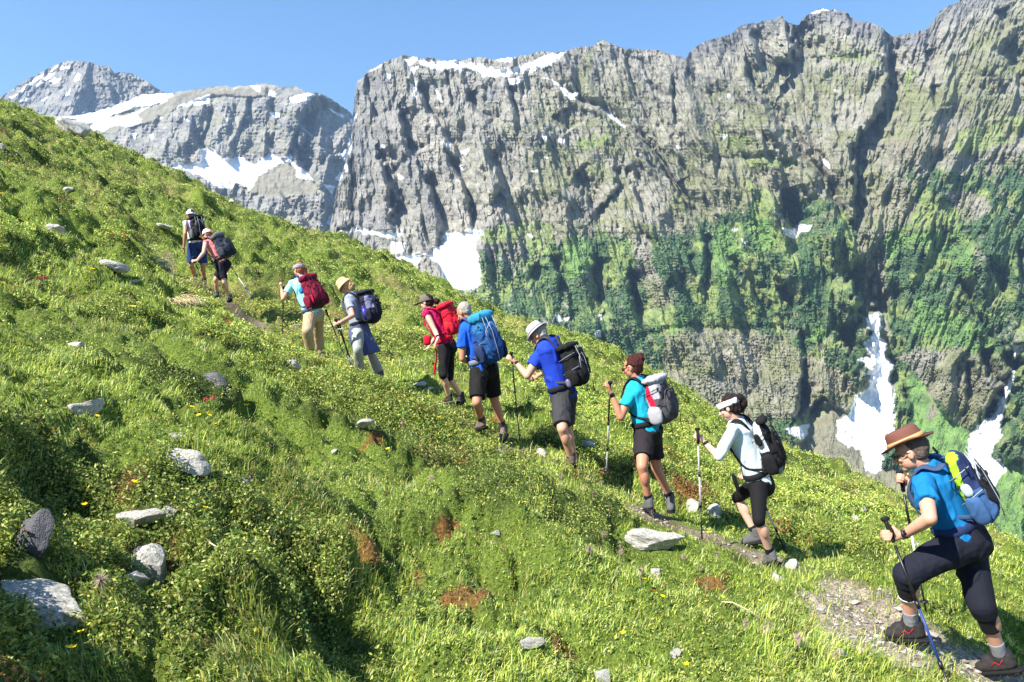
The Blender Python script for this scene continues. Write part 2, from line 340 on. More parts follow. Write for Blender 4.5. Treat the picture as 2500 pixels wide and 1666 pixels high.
# gullies traced on the photograph: points, half width px, depth m (the left wall is the steep, shaded one)
GUL = [(cc(c2, [(330, 740), (400, 900), (420, 1050), (450, 1200)]), 22, 70), (cc(c2, [(620, 900), (690, 1050), (760, 1270)]), 13, 45), (cc(c2, [(780, 800), (870, 950), (925, 1100), (930, 1250)]), 13, 45),
       (cc(c2, [(470, 480), (510, 640), (560, 780)]), 20, 55), (cc(c2, [(590, 300), (640, 460), (760, 640), (860, 780)]), 16, 40), (cc(c2, [(760, 240), (800, 480)]), 9, 22), (cc(c2, [(900, 380), (960, 480), (1090, 590)]), 22, 45),
       (cc(c2, [(1160, 340), (1230, 560)]), 12, 28), (cc(c2, [(1020, 760), (1100, 880), (1130, 940), (1060, 1100)]), 15, 40), (cc(c2, [(1370, 260), (1520, 370), (1640, 450), (1730, 470), (1800, 520), (1950, 620), (2100, 780), (2221, 960)]) + cc(c3, [(0, 965), (60, 1080), (150, 1230), (250, 1370), (340, 1520)]), 10, 36),
       (cc(c2, [(1450, 520), (1520, 640)]), 24, 32), (cc(c2, [(1560, 880), (1640, 1000), (1700, 1120)]), 20, 40), (cc(c2, [(1830, 860), (1870, 980), (1700, 1180)]), 12, 26), (cc(c2, [(1890, 130), (1960, 380), (2080, 600)]), 9, 20), (cc(c2, [(1990, 160), (2080, 360), (2210, 420)]), 11, 22), (cc(c2, [(2200, 280), (2215, 500), (2221, 600)]), 7, 26),
       (cc(c2, [(1900, 860), (1960, 980), (2060, 1190)]), 15, 30), (cc(c2, [(240, 260), (270, 420), (330, 560)]), 14, 30),
       (cc(c3, [(585, 380), (600, 480), (650, 570), (760, 730), (850, 860), (930, 990), (1050, 1110), (1130, 1260), (1200, 1380), (1290, 1568)]), 13, 60), (cc(c3, [(870, 160), (925, 300), (860, 440), (800, 400)]), 26, 70), (cc(c3, [(620, 200), (650, 260), (700, 450)]), 14, 24),
       (cc(c3, [(1500, 240), (1490, 400), (1500, 600), (1440, 740), (1330, 860), (1280, 960), (1290, 1150), (1290, 1350), (1270, 1480)]), 20, 75), (cc(c3, [(1240, 90), (1290, 180)]), 14, 30), (cc(c3, [(1720, 320), (1740, 400)]), 12, 30), (cc(c3, [(1770, 540), (1800, 700)]), 12, 30), (cc(c3, [(1500, 690), (1490, 780)]), 7, 20), (cc(c3, [(2180, 60), (2240, 200)]), 20, 30), (cc(c3, [(2180, 300), (2300, 420), (2380, 560)]), 34, 60),
       (cc(c3, [(820, 1200), (850, 1320), (890, 1450)]), 22, 70), (cc(c3, [(1120, 1160), (1130, 1260)]), 10, 40), (cc(c3, [(1130, 740), (1190, 890)]), 8, 20), (cc(c3, [(1020, 400), (1160, 370)]), 18, 20),
       (cc(c4, [(520, 330), (570, 430), (575, 560)]), 12, 45), (cc(c4, [(800, 330), (800, 480), (830, 640)]), 18, 55), (cc(c4, [(1010, 420), (1040, 560), (1070, 720)]), 16, 50), (cc(c4, [(1490, 180), (1510, 330), (1490, 560)]), 14, 45), (cc(c4, [(1640, 330), (1780, 500), (1900, 720)]), 16, 55), (cc(c4, [(1960, 520), (2060, 680)]), 16, 45), (cc(c4, [(1960, 0), (2030, 150), (2060, 330)]), 18, 60), (cc(c4, [(1380, 320), (1450, 470)]), 10, 30), (cc(c4, [(1100, 180), (1240, 330), (1380, 540)]), 8, 22), (cc(c4, [(2100, 800), (2140, 980), (2090, 1300)]), 14, 36), (cc(c4, [(420, 380), (390, 480)]), 14, 30),
       (cc(c5, [(920, 240), (1000, 330), (1040, 430), (1000, 500)]), 34, 110), (cc(c5, [(880, 560), (980, 680), (1040, 790)]), 26, 80), (cc(c5, [(1560, 300), (1640, 480), (1740, 640)]), 13, 36), (cc(c5, [(1670, 680), (1760, 880)]), 24, 70), (cc(c5, [(1800, 690), (1850, 800)]), 20, 60), (cc(c5, [(1590, 740), (1600, 960)]), 10, 30), (cc(c5, [(1250, 890), (1310, 1010)]), 14, 40), (cc(c5, [(700, 850), (690, 1000), (650, 1060)]), 12, 40), (cc(c5, [(800, 930), (740, 1060)]), 16, 44), (cc(c5, [(1880, 130), (1904, 330)]), 10, 36), (cc(c5, [(1710, 200), (1790, 370)]), 9, 26),
       (cc(c5, [(1090, 300), (1110, 480), (1100, 620), (1120, 760), (1110, 920)]), 34, 60), (cc(c5, [(1880, 700), (1800, 900), (1700, 1080)]), 26, 60)]
GRASSP = [(cc(c4, [(90, 150), (330, 90), (510, 130), (560, 330), (450, 350), (300, 230), (120, 250), (40, 210)]), ALP), (cc(c4, [(610, 270), (640, 200), (740, 190), (770, 270), (800, 370), (700, 450), (600, 460)]), ALPB), (cc(c4, [(0, 500), (100, 410), (220, 470), (560, 450), (250, 560), (190, 650), (0, 600)]), ALP), (cc(c4, [(1240, 800), (1400, 660), (1390, 760), (1280, 830)]), ALPB), (cc(c4, [(1540, 160), (1640, 130), (1740, 300), (1640, 360), (1700, 480), (1540, 540)]), ALPB), (cc(c4, [(1740, 100), (1900, 90), (1930, 200), (1960, 290), (1830, 300)]), ALPB),
           (cc(c5, [(1400, 60), (1560, 20), (1640, 200), (1620, 290), (1450, 180)]), ALPB), (cc(c5, [(1330, 400), (1500, 470), (1700, 580), (1770, 680), (1640, 700), (1480, 640), (1300, 580)]), ALPB), (cc(c5, [(1250, 840), (1310, 830), (1400, 930), (1480, 1050), (1610, 1130), (1600, 1260), (1480, 1300), (1230, 1250), (1300, 1050)]), ALPB), (cc(c5, [(1640, 1330), (1904, 1280), (1904, 1900), (1730, 1600)]), ALPB), (cc(c5, [(680, 60), (760, 40), (900, 120), (940, 220), (840, 180), (740, 120)]), ALP), (cc(c5, [(1160, 30), (1220, 0), (1260, 90), (1160, 200)]), ALPB), (cc(c5, [(690, 560), (820, 560), (830, 640), (710, 620)]), ALPB),
           (cc(c3, [(1700, 1260), (1800, 1280), (1900, 1390), (1750, 1420)]), ALP), (cc(c3, [(560, 1150), (760, 1230), (790, 1330), (640, 1290)]), ALP), (cc(c3, [(1560, 1440), (2000, 1500), (2060, 1568), (1480, 1568)]), ALPB), (cc(c3, [(1880, 960), (1980, 820), (2100, 790), (2352, 750), (2352, 860), (2100, 960), (2000, 1010)]), ALP),
           (cc(c3, [(500, 1010), (700, 1000), (890, 1020), (860, 1070), (640, 1060)]), ALP), (cc(c3, [(440, 860), (560, 850), (640, 890), (600, 930), (480, 920)]), ALP), (cc(c3, [(1590, 460), (1690, 450), (1640, 530), (1580, 560)]), ALP), (cc(c3, [(1050, 360), (1380, 370), (1460, 400), (1180, 400)]), ALP), (cc(c2, [(1560, 700), (1720, 650), (1850, 640), (1700, 740), (1580, 740)]), ALP), (cc(c2, [(1680, 840), (1780, 820), (1760, 860), (1690, 880)]), ALP), (cc(c2, [(1240, 1120), (1400, 1150), (1260, 1150)]), ALP), (cc(c2, [(1570, 260), (1660, 100), (1720, 130), (1640, 400), (1560, 420)]), MOSS)]
SCREEP = [cc(c5, [(700, 1180), (720, 1040), (830, 970), (1000, 1060), (1010, 1200), (1040, 1340), (1240, 1330), (1300, 1500), (600, 1300)]), cc(c5, [(1360, 1040), (1410, 950), (1440, 1000), (1400, 1080)]), cc(c3, [(900, 820), (1000, 830), (1140, 1060), (1160, 1150), (1080, 1130), (950, 930)]), cc(c3, [(1480, 900), (1900, 830), (1850, 1000), (1500, 1060)])]
SNOWP = [cc(c2, [(480, 160), (560, 160), (700, 178), (840, 185), (960, 200), (1050, 235), (1150, 232), (1270, 200), (1360, 165), (1440, 135), (1530, 112), (1450, 180), (1380, 225), (1250, 245), (1120, 280), (1010, 285), (950, 250), (860, 230), (740, 245), (640, 215), (560, 180), (520, 215)]), cc(c2, [(1050, 170), (1210, 153), (1160, 190)]), cc(c2, [(1135, 300), (1250, 278), (1240, 310), (1190, 335), (1150, 322)]), cc(c2, [(270, 245), (370, 188), (380, 182), (310, 235)]), cc(c2, [(355, 262), (430, 268), (410, 292), (360, 285)]),
         cc(c2, [(550, 310), (575, 310), (570, 420), (540, 420), (548, 380)]), cc(c2, [(520, 220), (580, 215), (545, 260)]), cc(c2, [(675, 325), (715, 400), (735, 440), (710, 435)]), cc(c2, [(1365, 262), (1400, 280), (1500, 355), (1560, 390), (1605, 385), (1590, 420), (1555, 425), (1500, 375), (1420, 300)]), cc(c2, [(1745, 480), (1800, 510), (1900, 600), (1890, 612), (1800, 545)]), cc(c2, [(1355, 655), (1400, 665), (1395, 690), (1370, 680)]), cc(c2, [(1460, 680), (1515, 678), (1505, 710)]), cc(c2, [(725, 695), (790, 700), (780, 735), (740, 725)]), cc(c2, [(850, 755), (905, 745), (880, 790)]), cc(c2, [(840, 850), (870, 840), (860, 885)]), cc(c2, [(310, 700), (370, 725), (360, 740)]), cc(c2, [(440, 900), (490, 930), (460, 935)]), cc(c2, [(1290, 880), (1350, 882), (1330, 895)]), cc(c2, [(1370, 790), (1415, 800), (1390, 808)]),
         cc(c2, [(60, 1250), (150, 1240), (300, 1260), (460, 1265), (470, 1300), (400, 1310), (340, 1290), (300, 1290), (230, 1275), (120, 1265), (60, 1275)]), cc(c2, [(730, 1290), (780, 1285), (880, 1275), (920, 1262), (1000, 1272), (960, 1310), (940, 1360), (955, 1420), (960, 1500), (985, 1550), (960, 1640), (720, 1640), (730, 1520), (690, 1450), (610, 1425), (550, 1490), (420, 1430), (500, 1415), (640, 1425), (680, 1370), (750, 1330)]), cc(c2, [(400, 1335), (500, 1345), (480, 1400), (405, 1410)]), cc(c2, [(1275, 1280), (1325, 1315), (1300, 1310)]),
         cc(c3, [(980, 98), (1010, 70), (1060, 52), (1150, 68), (1060, 66)]), cc(c3, [(1490, 230), (1500, 235), (1490, 300), (1480, 360), (1450, 350), (1475, 330)]), cc(c3, [(805, 1455), (900, 1468), (905, 1435), (1000, 1440), (980, 1480), (930, 1475), (900, 1520), (850, 1510)]), cc(c3, [(480, 1465), (530, 1460), (510, 1485)]), cc(c3, [(540, 1515), (585, 1560), (560, 1550)]), cc(c3, [(425, 855), (460, 860), (440, 895)]), cc(c3, [(125, 930), (155, 935), (150, 975), (215, 1020), (150, 975)]), cc(c3, [(465, 590), (480, 605), (470, 630), (460, 620)]), cc(c3, [(1135, 572), (1160, 575), (1150, 583)]), cc(c3, [(1070, 1010), (1110, 1040), (1110, 1080), (1060, 1030)]),
         cc(c4, [(535, 700), (560, 705), (585, 745), (560, 750)]), cc(c4, [(590, 730), (630, 720), (610, 755)]), cc(c4, [(815, 700), (845, 705), (830, 740)]), cc(c4, [(790, 805), (830, 800), (825, 850), (800, 840)]), cc(c4, [(360, 180), (400, 205), (370, 205)]),
         cc(c5, [(1085, 360), (1105, 330), (1100, 400), (1090, 380)]), cc(c5, [(1090, 415), (1105, 410), (1100, 425)]), cc(c5, [(1045, 490), (1110, 475), (1130, 500), (1120, 590), (1130, 630), (1155, 650), (1150, 720), (1190, 770), (1170, 860), (1200, 910), (1190, 1000), (1195, 1140), (1150, 1200), (1120, 1330), (1090, 1360), (1040, 1340), (1010, 1230), (920, 1200), (880, 1160), (880, 1080), (960, 1020), (980, 950), (1040, 900), (1070, 850), (1040, 810), (1060, 800), (1025, 745), (1060, 700), (1030, 640), (1080, 600), (1060, 560)]), cc(c5, [(990, 735), (1050, 720), (1030, 750)]),
         cc(c5, [(600, 1115), (660, 1100), (735, 1085), (715, 1150), (690, 1180), (640, 1150)]), cc(c5, [(1840, 655), (1904, 645), (1904, 690), (1860, 720), (1850, 780), (1840, 860), (1800, 1000), (1790, 1060), (1770, 1120), (1790, 1160), (1740, 1200), (1720, 1270), (1790, 1290), (1800, 1340), (1760, 1400), (1740, 1480), (1710, 1560), (1600, 1400), (1600, 1150), (1660, 1100), (1740, 1020), (1770, 950), (1820, 850), (1850, 740)])]
GULW = [cc(c2, [(180, 520), (160, 600), (165, 700), (110, 800), (120, 880), (60, 950)])]
LEDGE = [cc(c4, [(1100, 830), (1400, 770), (1560, 790), (1900, 780), (2100, 800), (2200, 1040)]), cc(c3, [(350, 1030), (460, 1010), (700, 1000), (1000, 1080)]), cc(c3, [(650, 440), (1000, 380), (1380, 360), (1500, 400)])]
def gul_field(X, Y):
    G = np.zeros(X.shape); near = np.zeros(X.shape)
    for i, (pts, w, dep) in enumerate(GUL):
        xs = [p[0] for p in pts]; ys = [p[1] for p in pts]
        b = (X > min(xs) - 5 * w) & (X < max(xs) + 5 * w) & (Y > min(ys) - 5 * w) & (Y < max(ys) + 5 * w)
        if not b.any(): continue
        x = X[b] + noise(X[b] * .09, Y[b] * .07, 500 + i) * w * 0.35; y = Y[b]
        d, s, par = segdist(x, y, pts)
        # s > 0 is the right-hand side when walking down the gully
        prof = np.where(s < 0, np.exp(-(d / (w * 0.42)) ** 2), np.exp(-(d / (w * 1.7)) ** 1.4))
        lip = -0.22 * np.exp(-((s + w * 1.1) / (w * 0.9)) ** 2) * np.exp(-((d - np.abs(s)) / w) ** 2)
        tp = np.clip(np.minimum(par * 6 + 0.3, (1 - par) * 6 + 0.3), 0, 1)
        G[b] += dep * (prof + lip) * tp
    return G
def depthC(X, Y, sk):
    h = 1250 - Y                                   # rises up the picture
    up = np.clip((Y - sk) / 500.0, 0, 1)
    base = 1250 + h * 0.62 + np.clip(h - 500, 0, 900) * 0.10
    # right flank swings towards the viewer, left end turns away behind the corner
    base = base - np.clip(X - 1900, 0, 900) * 0.28 + sst(960, 800, X) * 170 + np.clip(1150 - X, 0, 500) * 0.35
    k = np.interp(X, [800, 1000, 1250, 1600, 1900, 2100, 2250, 2700], [0.02, 0.20, 0.30, 0.42, 0.34, -0.15, -0.35, -0.5])
    kf = lambda a: float(np.interp(a, [800, 1000, 1250, 1600, 1900, 2100, 2250, 2700], [0.02, 0.16, 0.26, 0.40, 0.30, -0.12, -0.30, -0.4]))
    rocky = 1 - 0.4 * sst(520, 760, Y)
    r = buttresses(X, Y, 780, 2650, 40, 900, 80, 190, kf, 1, .40, .75, 1.6)
    r2 = buttresses(X, Y, 780, 2650, 20, 1100, 650, 85, kf, 2, .42, .95, 1.9)
    r3 = buttresses(X, Y, 780, 2650, 0, 1200, 4600, 44, kf, 3, .42, 1.5, 2.8)
    D = base - r * 1.0 - r2 * .75 * (.55 + .45 * rocky) - r3 * .85 * rocky
    U = X - k * (Y - 400) + fbm(X * .006, Y * .004, 3, 5) * 25
    D = D - ridged(U * .05, Y * .018, 4, 33) * 6 - fbm(X * .16, Y * .10, 4, 44) * 4 - ridged(U * .22, Y * .07, 3, 45) * 4.2
    amp = 0.4 + 0.8 * sst(-0.5, 0.6, fbm(X * .006, Y * .005, 3, 66))
    D = D + (saw(Y / 23 + fbm(X * .012, Y * .01, 3, 77) * 1.2 - X * .003, 0.75) * 1.8 + saw(Y / 8 + fbm(X * .03, Y * .01, 3, 78) - X * .01, 0.7) * 1.2) * amp
    D = D + gul_field(X, Y) * 1.7
    line = np.interp(X, [1000, 1150, 1250, 1400, 1560, 1700, 1850, 2000, 2120, 2200, 2320, 2500], [900, 600, 590, 560, 540, 520, 480, 470, 520, 430, 390, 370])
    D = D - sst(-25, 70, Y - line) * sst(-.25, .15, fbm(X * .03, Y * .025, 4, 130) + .1) * np.abs(noise(X * .24, Y * .24, 46)) * 8
    for pts in LEDGE:
        d, s, _ = segdist(X, Y + fbm(X * .05, Y * .05, 3, 5) * 6, pts)
        D = D + np.where(s * 1.0 > 0, -1, 1) * 0 + np.exp(-(d / 9) ** 2) * 14
    # broad snow and scree fans lie smooth
    sn = np.zeros(X.shape)
    for i in (21, ):
        pass
    S = SNOWMASK_SOFT(X, Y)
    Ds = base - 16 + fbm(X * .03, Y * .02, 3, 88) * 7
    return D * (1 - S * .75) + (Ds + 4) * S * .75
_cache = {}
def SNOWMASK_SOFT(X, Y):
    m = np.zeros(X.shape)
    for i, p in enumerate(SNOWP):
        xs = [q[0] for q in p]; ys = [q[1] for q in p]
        if (max(xs) - min(xs)) * (max(ys) - min(ys)) < 3000: continue
        m = np.maximum(m, edge_poly(X, Y, p, 300 + i, 6))
    for i, p in enumerate(SCREEP[:1] + [GRASSP[8][0], GRASSP[9][0]]):
        m = np.maximum(m, edge_poly(X, Y, p, 350 + i, 6))
    return blur(m, 6)
def colorC(X, Y, sk):
    n1 = fbm(X * .02, Y * .02, 4, 101); n2 = fbm(X * .09, Y * .12, 4, 102); n3 = fbm(X * .006, Y * .008, 3, 103); n4 = fbm(X * .25, Y * .25, 3, 104)
    C = np.broadcast_to(ROCK, X.shape + (3,)).copy()
    C = mixc(C, ROCKD, sst(0.0, 0.5, n1 * .6 + n2 * .5) * .55)
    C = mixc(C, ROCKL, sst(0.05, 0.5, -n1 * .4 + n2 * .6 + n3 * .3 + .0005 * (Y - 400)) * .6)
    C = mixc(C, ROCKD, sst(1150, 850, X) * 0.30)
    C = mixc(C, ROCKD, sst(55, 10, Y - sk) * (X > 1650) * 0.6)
    strata = fbm(X * .015, Y * .25 - X * .03, 3, 105)
    C = C * (1 + 0.09 * strata[..., None] + 0.10 * n4[..., None])
    ol = sst(1150, 1500, X) * sst(20, 120, Y - sk) * (.35 + .65 * sst(-.3, .3, fbm(X * .01, Y * .012, 4, 140)))
    C = mixc(C, OLIVE * 1.12, ol * .55)
    # thin alpine turf on ledges
    tz = sst(1000, 1400, X) * sst(60, 160, Y - sk) + sst(1700, 1900, X) * .25
    turf = sst(0.02, 0.35, fbm(X * .012, Y * .03, 4, 106) * .8 + fbm(X * .06, Y * .14, 3, 107) * .5 + .12 * tz)
    C = mixc(C, MOSS, turf * np.clip(tz, 0.18, 1) * .62)
    # green belt along the lower wall
    line = np.interp(X, [1000, 1150, 1250, 1400, 1560, 1700, 1850, 2000, 2120, 2200, 2320, 2500], [900, 600, 590, 560, 540, 520, 480, 470, 520, 430, 390, 370])
    g = sst(-25, 70, Y - line + fbm(X * .02, Y * .02, 4, 110) * 45)
    cliff = np.zeros(X.shape)
    for p in (cc(c5, [(-60, 600), (200, 560), (560, 590), (700, 700), (900, 800), (1040, 900), (900, 1040), (720, 1060), (300, 1060), (-60, 900)]), cc(c5, [(1340, 680), (1540, 660), (1780, 740), (1840, 800), (1770, 960), (1600, 1110), (1480, 1040), (1330, 830), (1200, 720)]), cc(c4, [(1000, 170), (1110, 200), (1180, 420), (1300, 620), (1150, 700), (1080, 520)]), cc(c5, [(980, 0), (1150, 0), (1160, 300), (1200, 900), (1060, 900), (1000, 100)]), cc(c3, [(1850, 1220), (2100, 1240), (2140, 1330), (2060, 1400), (1940, 1390)]), cc(c3, [(1300, 1000), (1650, 1200), (1650, 1500), (1300, 1500)])):
        cliff = np.maximum(cliff, blur(edge_poly(X, Y, p, 400, 14, .03), 3))
    rockholes = sst(-.05, .22, ridged(X * .014 - Y * .004, Y * .008, 4, 120) * .5 + fbm(X * .05, Y * .04, 4, 121) * .5 - .10)
    veg = g * (1 - cliff * .80) * (1 - rockholes * .5)
    shr = sst(-.25, .15, fbm(X * .03, Y * .025, 4, 130) + .1)
    vc = mixc(np.broadcast_to(ALP, C.shape).copy(), SHRUB, shr)
    vc = mixc(vc, SHRUBD, sst(0, .4, fbm(X * .2, Y * .2, 3, 131)) * shr)
    vc = vc * (1 + .3 * fbm(X * .33, Y * .33, 2, 134)[..., None])
    brk = sst(-.1, .12, veg - .42 + fbm(X * .14, Y * .14, 3, 132) * .45)
    C = mixc(C, vc, brk)
    for i, (p, c) in enumerate(GRASSP):
        m = blur(edge_poly(X, Y, p, 200 + i, 16, .035), 4) * (0.9 if c is not MOSS else .6)
        m = m * sst(-.55, -.1, fbm(X * .09, Y * .09, 4, 250) + (.25 if c is ALPB else 0))
        gc = mixc(np.broadcast_to(c, C.shape).copy(), SHRUB if p[0][1] > 560 else MOSS, sst(.0, .35, fbm(X * .06, Y * .06, 3, 260)) * .7)
        C = mixc(C, gc * (1 + .12 * n4[..., None]), m)
    for i, p in enumerate(SCREEP):
        m = blur(edge_poly(X, Y, p, 280 + i, 12, .04), 4)
        sc = mixc(np.broadcast_to(SCREE, C.shape).copy(), ALP, sst(-.1, .4, n1) * (.55 if i == 0 else .1))
        C = mixc(C, sc, m * .85)
    for i, p in enumerate(SNOWP):
        xs = [q[0] for q in p]; ys = [q[1] for q in p]
        s = min(9, 1.2 + 0.05 * max(max(xs) - min(xs), max(ys) - min(ys)))
        m = blur(edge_poly(X, Y, p, 300 + i, s, .10), 1)
        C = mixc(C, SNOW * (1 - .40 * np.clip(fbm(X * .09, Y * .02, 4, 330), 0, 1)[..., None]), np.clip(m * 1.3, 0, 1))
    m = sst(3.2, 1.6, segdist(X + noise(X * .1, Y * .12, 3) * 5, Y, GULW[0])[0]) * sst(-.5, 0, noise(X * .08, Y * .08, 7))
    C = mixc(C, SNOW, m)
    return np.clip(C, 0.01, 0.9) * .94
xs = np.concatenate([np.linspace(793, 880, 110, endpoint=False), np.linspace(880, 2520, 1000, endpoint=False), np.linspace(2520, 2900, 80)])
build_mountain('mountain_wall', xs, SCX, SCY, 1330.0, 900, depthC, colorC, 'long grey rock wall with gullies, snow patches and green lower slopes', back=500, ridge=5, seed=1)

# --- the middle ridge behind the left shoulder of the wall
SKB = cc(c1, [(-100, 640), (380, 492), (560, 465), (760, 410), (900, 345), (1090, 341), (1150, 326), (1250, 312), (1380, 290), (1500, 296), (1600, 286), (1700, 273), (1800, 288), (1900, 300), (1950, 330), (2050, 336), (2100, 365), (2150, 402), (2220, 450), (2270, 500), (2300, 560), (2500, 700)])
SNOWB = [cc(c1, [(380, 490), (560, 462), (700, 430), (770, 400), (900, 345), (1000, 335), (1105, 340), (1060, 385), (950, 420), (850, 430), (700, 490), (560, 540), (500, 510)]), cc(c1, [(640, 500), (860, 470), (900, 505), (600, 580), (560, 560)]), cc(c1, [(1125, 425), (1200, 390), (1345, 340), (1330, 400), (1200, 410)]), cc(c1, [(770, 545), (830, 515), (905, 515), (860, 545)]), cc(c1, [(1600, 287), (1655, 287), (1660, 330), (1640, 320)]), cc(c1, [(1708, 318), (1755, 322), (1755, 355), (1715, 350)]), cc(c1, [(1840, 365), (1960, 335), (2040, 345), (1990, 375), (1860, 395)]), cc(c1, [(1715, 455), (1780, 460), (1785, 495), (1750, 490)]), cc(c1, [(1560, 480), (1600, 478), (1575, 508)]), cc(c1, [(1435, 495), (1480, 490), (1450, 510)]),
         cc(c1, [(2095, 430), (2195, 480), (2190, 495), (2110, 450)]), cc(c1, [(1920, 545), (2000, 605), (1990, 612)]), cc(c1, [(1270, 700), (1335, 680), (1390, 720), (1420, 755), (1520, 740), (1620, 790), (1720, 720), (1790, 760), (1860, 730), (1870, 780), (1960, 840), (1995, 890), (1900, 880), (1880, 800), (1820, 765), (1660, 850), (1590, 960), (1580, 930), (1500, 910), (1470, 945), (1400, 940), (1250, 850), (1100, 800), (1110, 780), (1280, 775)]), cc(c1, [(2060, 915), (2135, 930), (2120, 980)]), cc(c1, [(2140, 880), (2170, 840), (2215, 830), (2200, 880), (2170, 905)]), cc(c1, [(2230, 500), (2280, 505), (2265, 555), (2240, 520)]), cc(c1, [(2170, 730), (2215, 690), (2240, 630), (2235, 700), (2200, 770)]), cc(c1, [(830, 590), (870, 590), (860, 628)]), cc(c1, [(960, 600), (980, 595), (970, 630)]), cc(c1, [(1480, 300), (1510, 298), (1500, 305)]), cc(c1, [(1005, 490), (1040, 480), (1030, 505)]), cc(c1, [(1150, 480), (1210, 510), (1200, 515)]), cc(c1, [(2085, 1165), (2110, 1100), (2110, 1180)]), cc(c1, [(740, 505), (905, 440), (930, 425), (850, 500)])]
SCREEB = [cc(c1, [(1580, 960), (1620, 860), (1820, 760), (1890, 810), (1900, 880), (2010, 900), (2040, 960), (1700, 1000)]), cc(c1, [(1250, 850), (1335, 800), (1385, 825), (1340, 885)]), cc(c1, [(1470, 945), (1540, 910), (1620, 845), (1580, 960)]), cc(c1, [(700, 520), (1000, 410), (1150, 330), (1700, 290), (1700, 360), (1350, 350), (1140, 420), (950, 520), (700, 580)])]
GULB = [(cc(c1, [(1340, 430), (1330, 540), (1290, 640)]), 10, 60), (cc(c1, [(1590, 370), (1580, 470), (1540, 560)]), 9, 50), (cc(c1, [(1960, 420), (1930, 520), (1880, 620), (1840, 720)]), 8, 45), (cc(c1, [(2050, 350), (2000, 460), (1960, 600), (1920, 740), (1980, 860)]), 34, 150), (cc(c1, [(2090, 940), (2110, 1050), (2080, 1170)]), 14, 100), (cc(c1, [(1230, 560), (1260, 660), (1330, 690)]), 12, 60), (cc(c1, [(1780, 950), (1860, 1060), (1960, 1130)]), 12, 60), (cc(c1, [(1700, 380), (1780, 520)]), 9, 40), (cc(c1, [(1690, 640), (1830, 740)]), 14, 50)]
def depthB(X, Y, sk):
    global GUL
    base = 2500 + (700 - Y) * 1.35
    base = base + np.clip(X - 780, 0, 200) * 3.2 + np.clip(420 - X, 0, 500) * .8
    q = sst(8, 60, Y - sk) * .85 + .15
    low = sst(430, 250, X) * .6
    kb = lambda a: -.18
    r = buttresses(X, Y, -40, 960, 190, 640, 70, 110, kb, 5, .5, .7, 1.7) * 1.5 + buttresses(X, Y, -40, 960, 180, 700, 600, 42, kb, 6, .5, .7, 1.7) * 1.4 + buttresses(X, Y, -40, 960, 180, 700, 1800, 18, kb, 7, .5, .7, 1.6) * 1.2 + ridged(X * .08, Y * .03, 4, 533) * 9 + fbm(X * .2, Y * .18, 4, 544) * 9
    D = base - r * q * (1 - low) + saw(Y / 9 + fbm(X * .03, Y * .02, 3, 577), .7) * 5
    keep = GUL; GUL = GULB; D = D + gul_field(X, Y) * 1.1; GUL = keep
    m = np.zeros(X.shape)
    for i in (0, 1, 12): m = np.maximum(m, edge_poly(X, Y, SNOWB[i], 600 + i, 5))
    for i in (0, 3): m = np.maximum(m, edge_poly(X, Y, SCREEB[i], 620 + i, 5))
    m = blur(m, 5) * .8
    return D * (1 - m) + (base - 30 + fbm(X * .04, Y * .04, 3, 555) * 8) * m
def colorB(X, Y, sk):
    n1 = fbm(X * .03, Y * .03, 4, 601); n2 = fbm(X * .12, Y * .15, 4, 602)
    C = np.broadcast_to(ROCK * .92, X.shape + (3,)).copy()
    C = mixc(C, ROCKD, sst(-.2, .4, n1 * .5 + n2 * .5) * .7)
    C = mixc(C, MOSS * .8, sst(.0, .4, fbm(X * .03, Y * .06, 4, 606)) * .35)
    C = C * (1 + .15 * fbm(X * .02, Y * .3, 3, 607)[..., None])
    for i, p in enumerate(SCREEB):
        C = mixc(C, SCREE * (1 + .1 * n2[..., None]), blur(edge_poly(X, Y, p, 620 + i, 7, .08), 3) * .9)
    for i, p in enumerate(SNOWB):
        a = max(max(q[0] for q in p) - min(q[0] for q in p), 20)
        C = mixc(C, SNOW, np.clip(blur(edge_poly(X, Y, p, 600 + i, min(6, 1.2 + .03 * a), .13), 1) * 1.3, 0, 1))
    return np.clip(C, .01, .9)
sb = sorted(SKB)
build_mountain('mountain_ridge', np.linspace(-40, 960, 620), np.array([p[0] for p in sb]), np.array([p[1] for p in sb]), 760.0, 420, depthB, colorB, 'lower grey ridge with snowfields and scree between the far peak and the wall', back=500, ridge=4, seed=2)

# --- the far peak on the left
SKA = cc(c1, [(-300, 520), (-60, 400), (30, 346), (100, 300), (200, 236), (320, 170), (405, 131), (470, 133), (540, 128), (600, 150), (655, 170), (690, 160), (716, 211), (745, 202), (830, 198), (890, 235), (950, 270), (1000, 300), (1060, 330), (1200, 400), (1400, 470)])
SNOWA = [cc(c1, [(120, 325), (170, 275), (250, 225), (285, 212), (240, 250), (190, 290), (125, 330)]), cc(c1, [(320, 190), (400, 140), (370, 165), (335, 192)]), cc(c1, [(225, 295), (290, 215), (345, 205), (320, 240), (260, 275)]), cc(c1, [(315, 265), (340, 238), (390, 238), (360, 270)]), cc(c1, [(370, 175), (450, 158), (440, 178), (380, 185)]), cc(c1, [(470, 262), (490, 205), (512, 220), (500, 250)]), cc(c1, [(60, 362), (110, 342), (80, 370)]), cc(c1, [(130, 390), (190, 338), (160, 385)]), cc(c1, [(415, 350), (455, 300), (430, 350)]), cc(c1, [(260, 380), (315, 350), (290, 380)])]
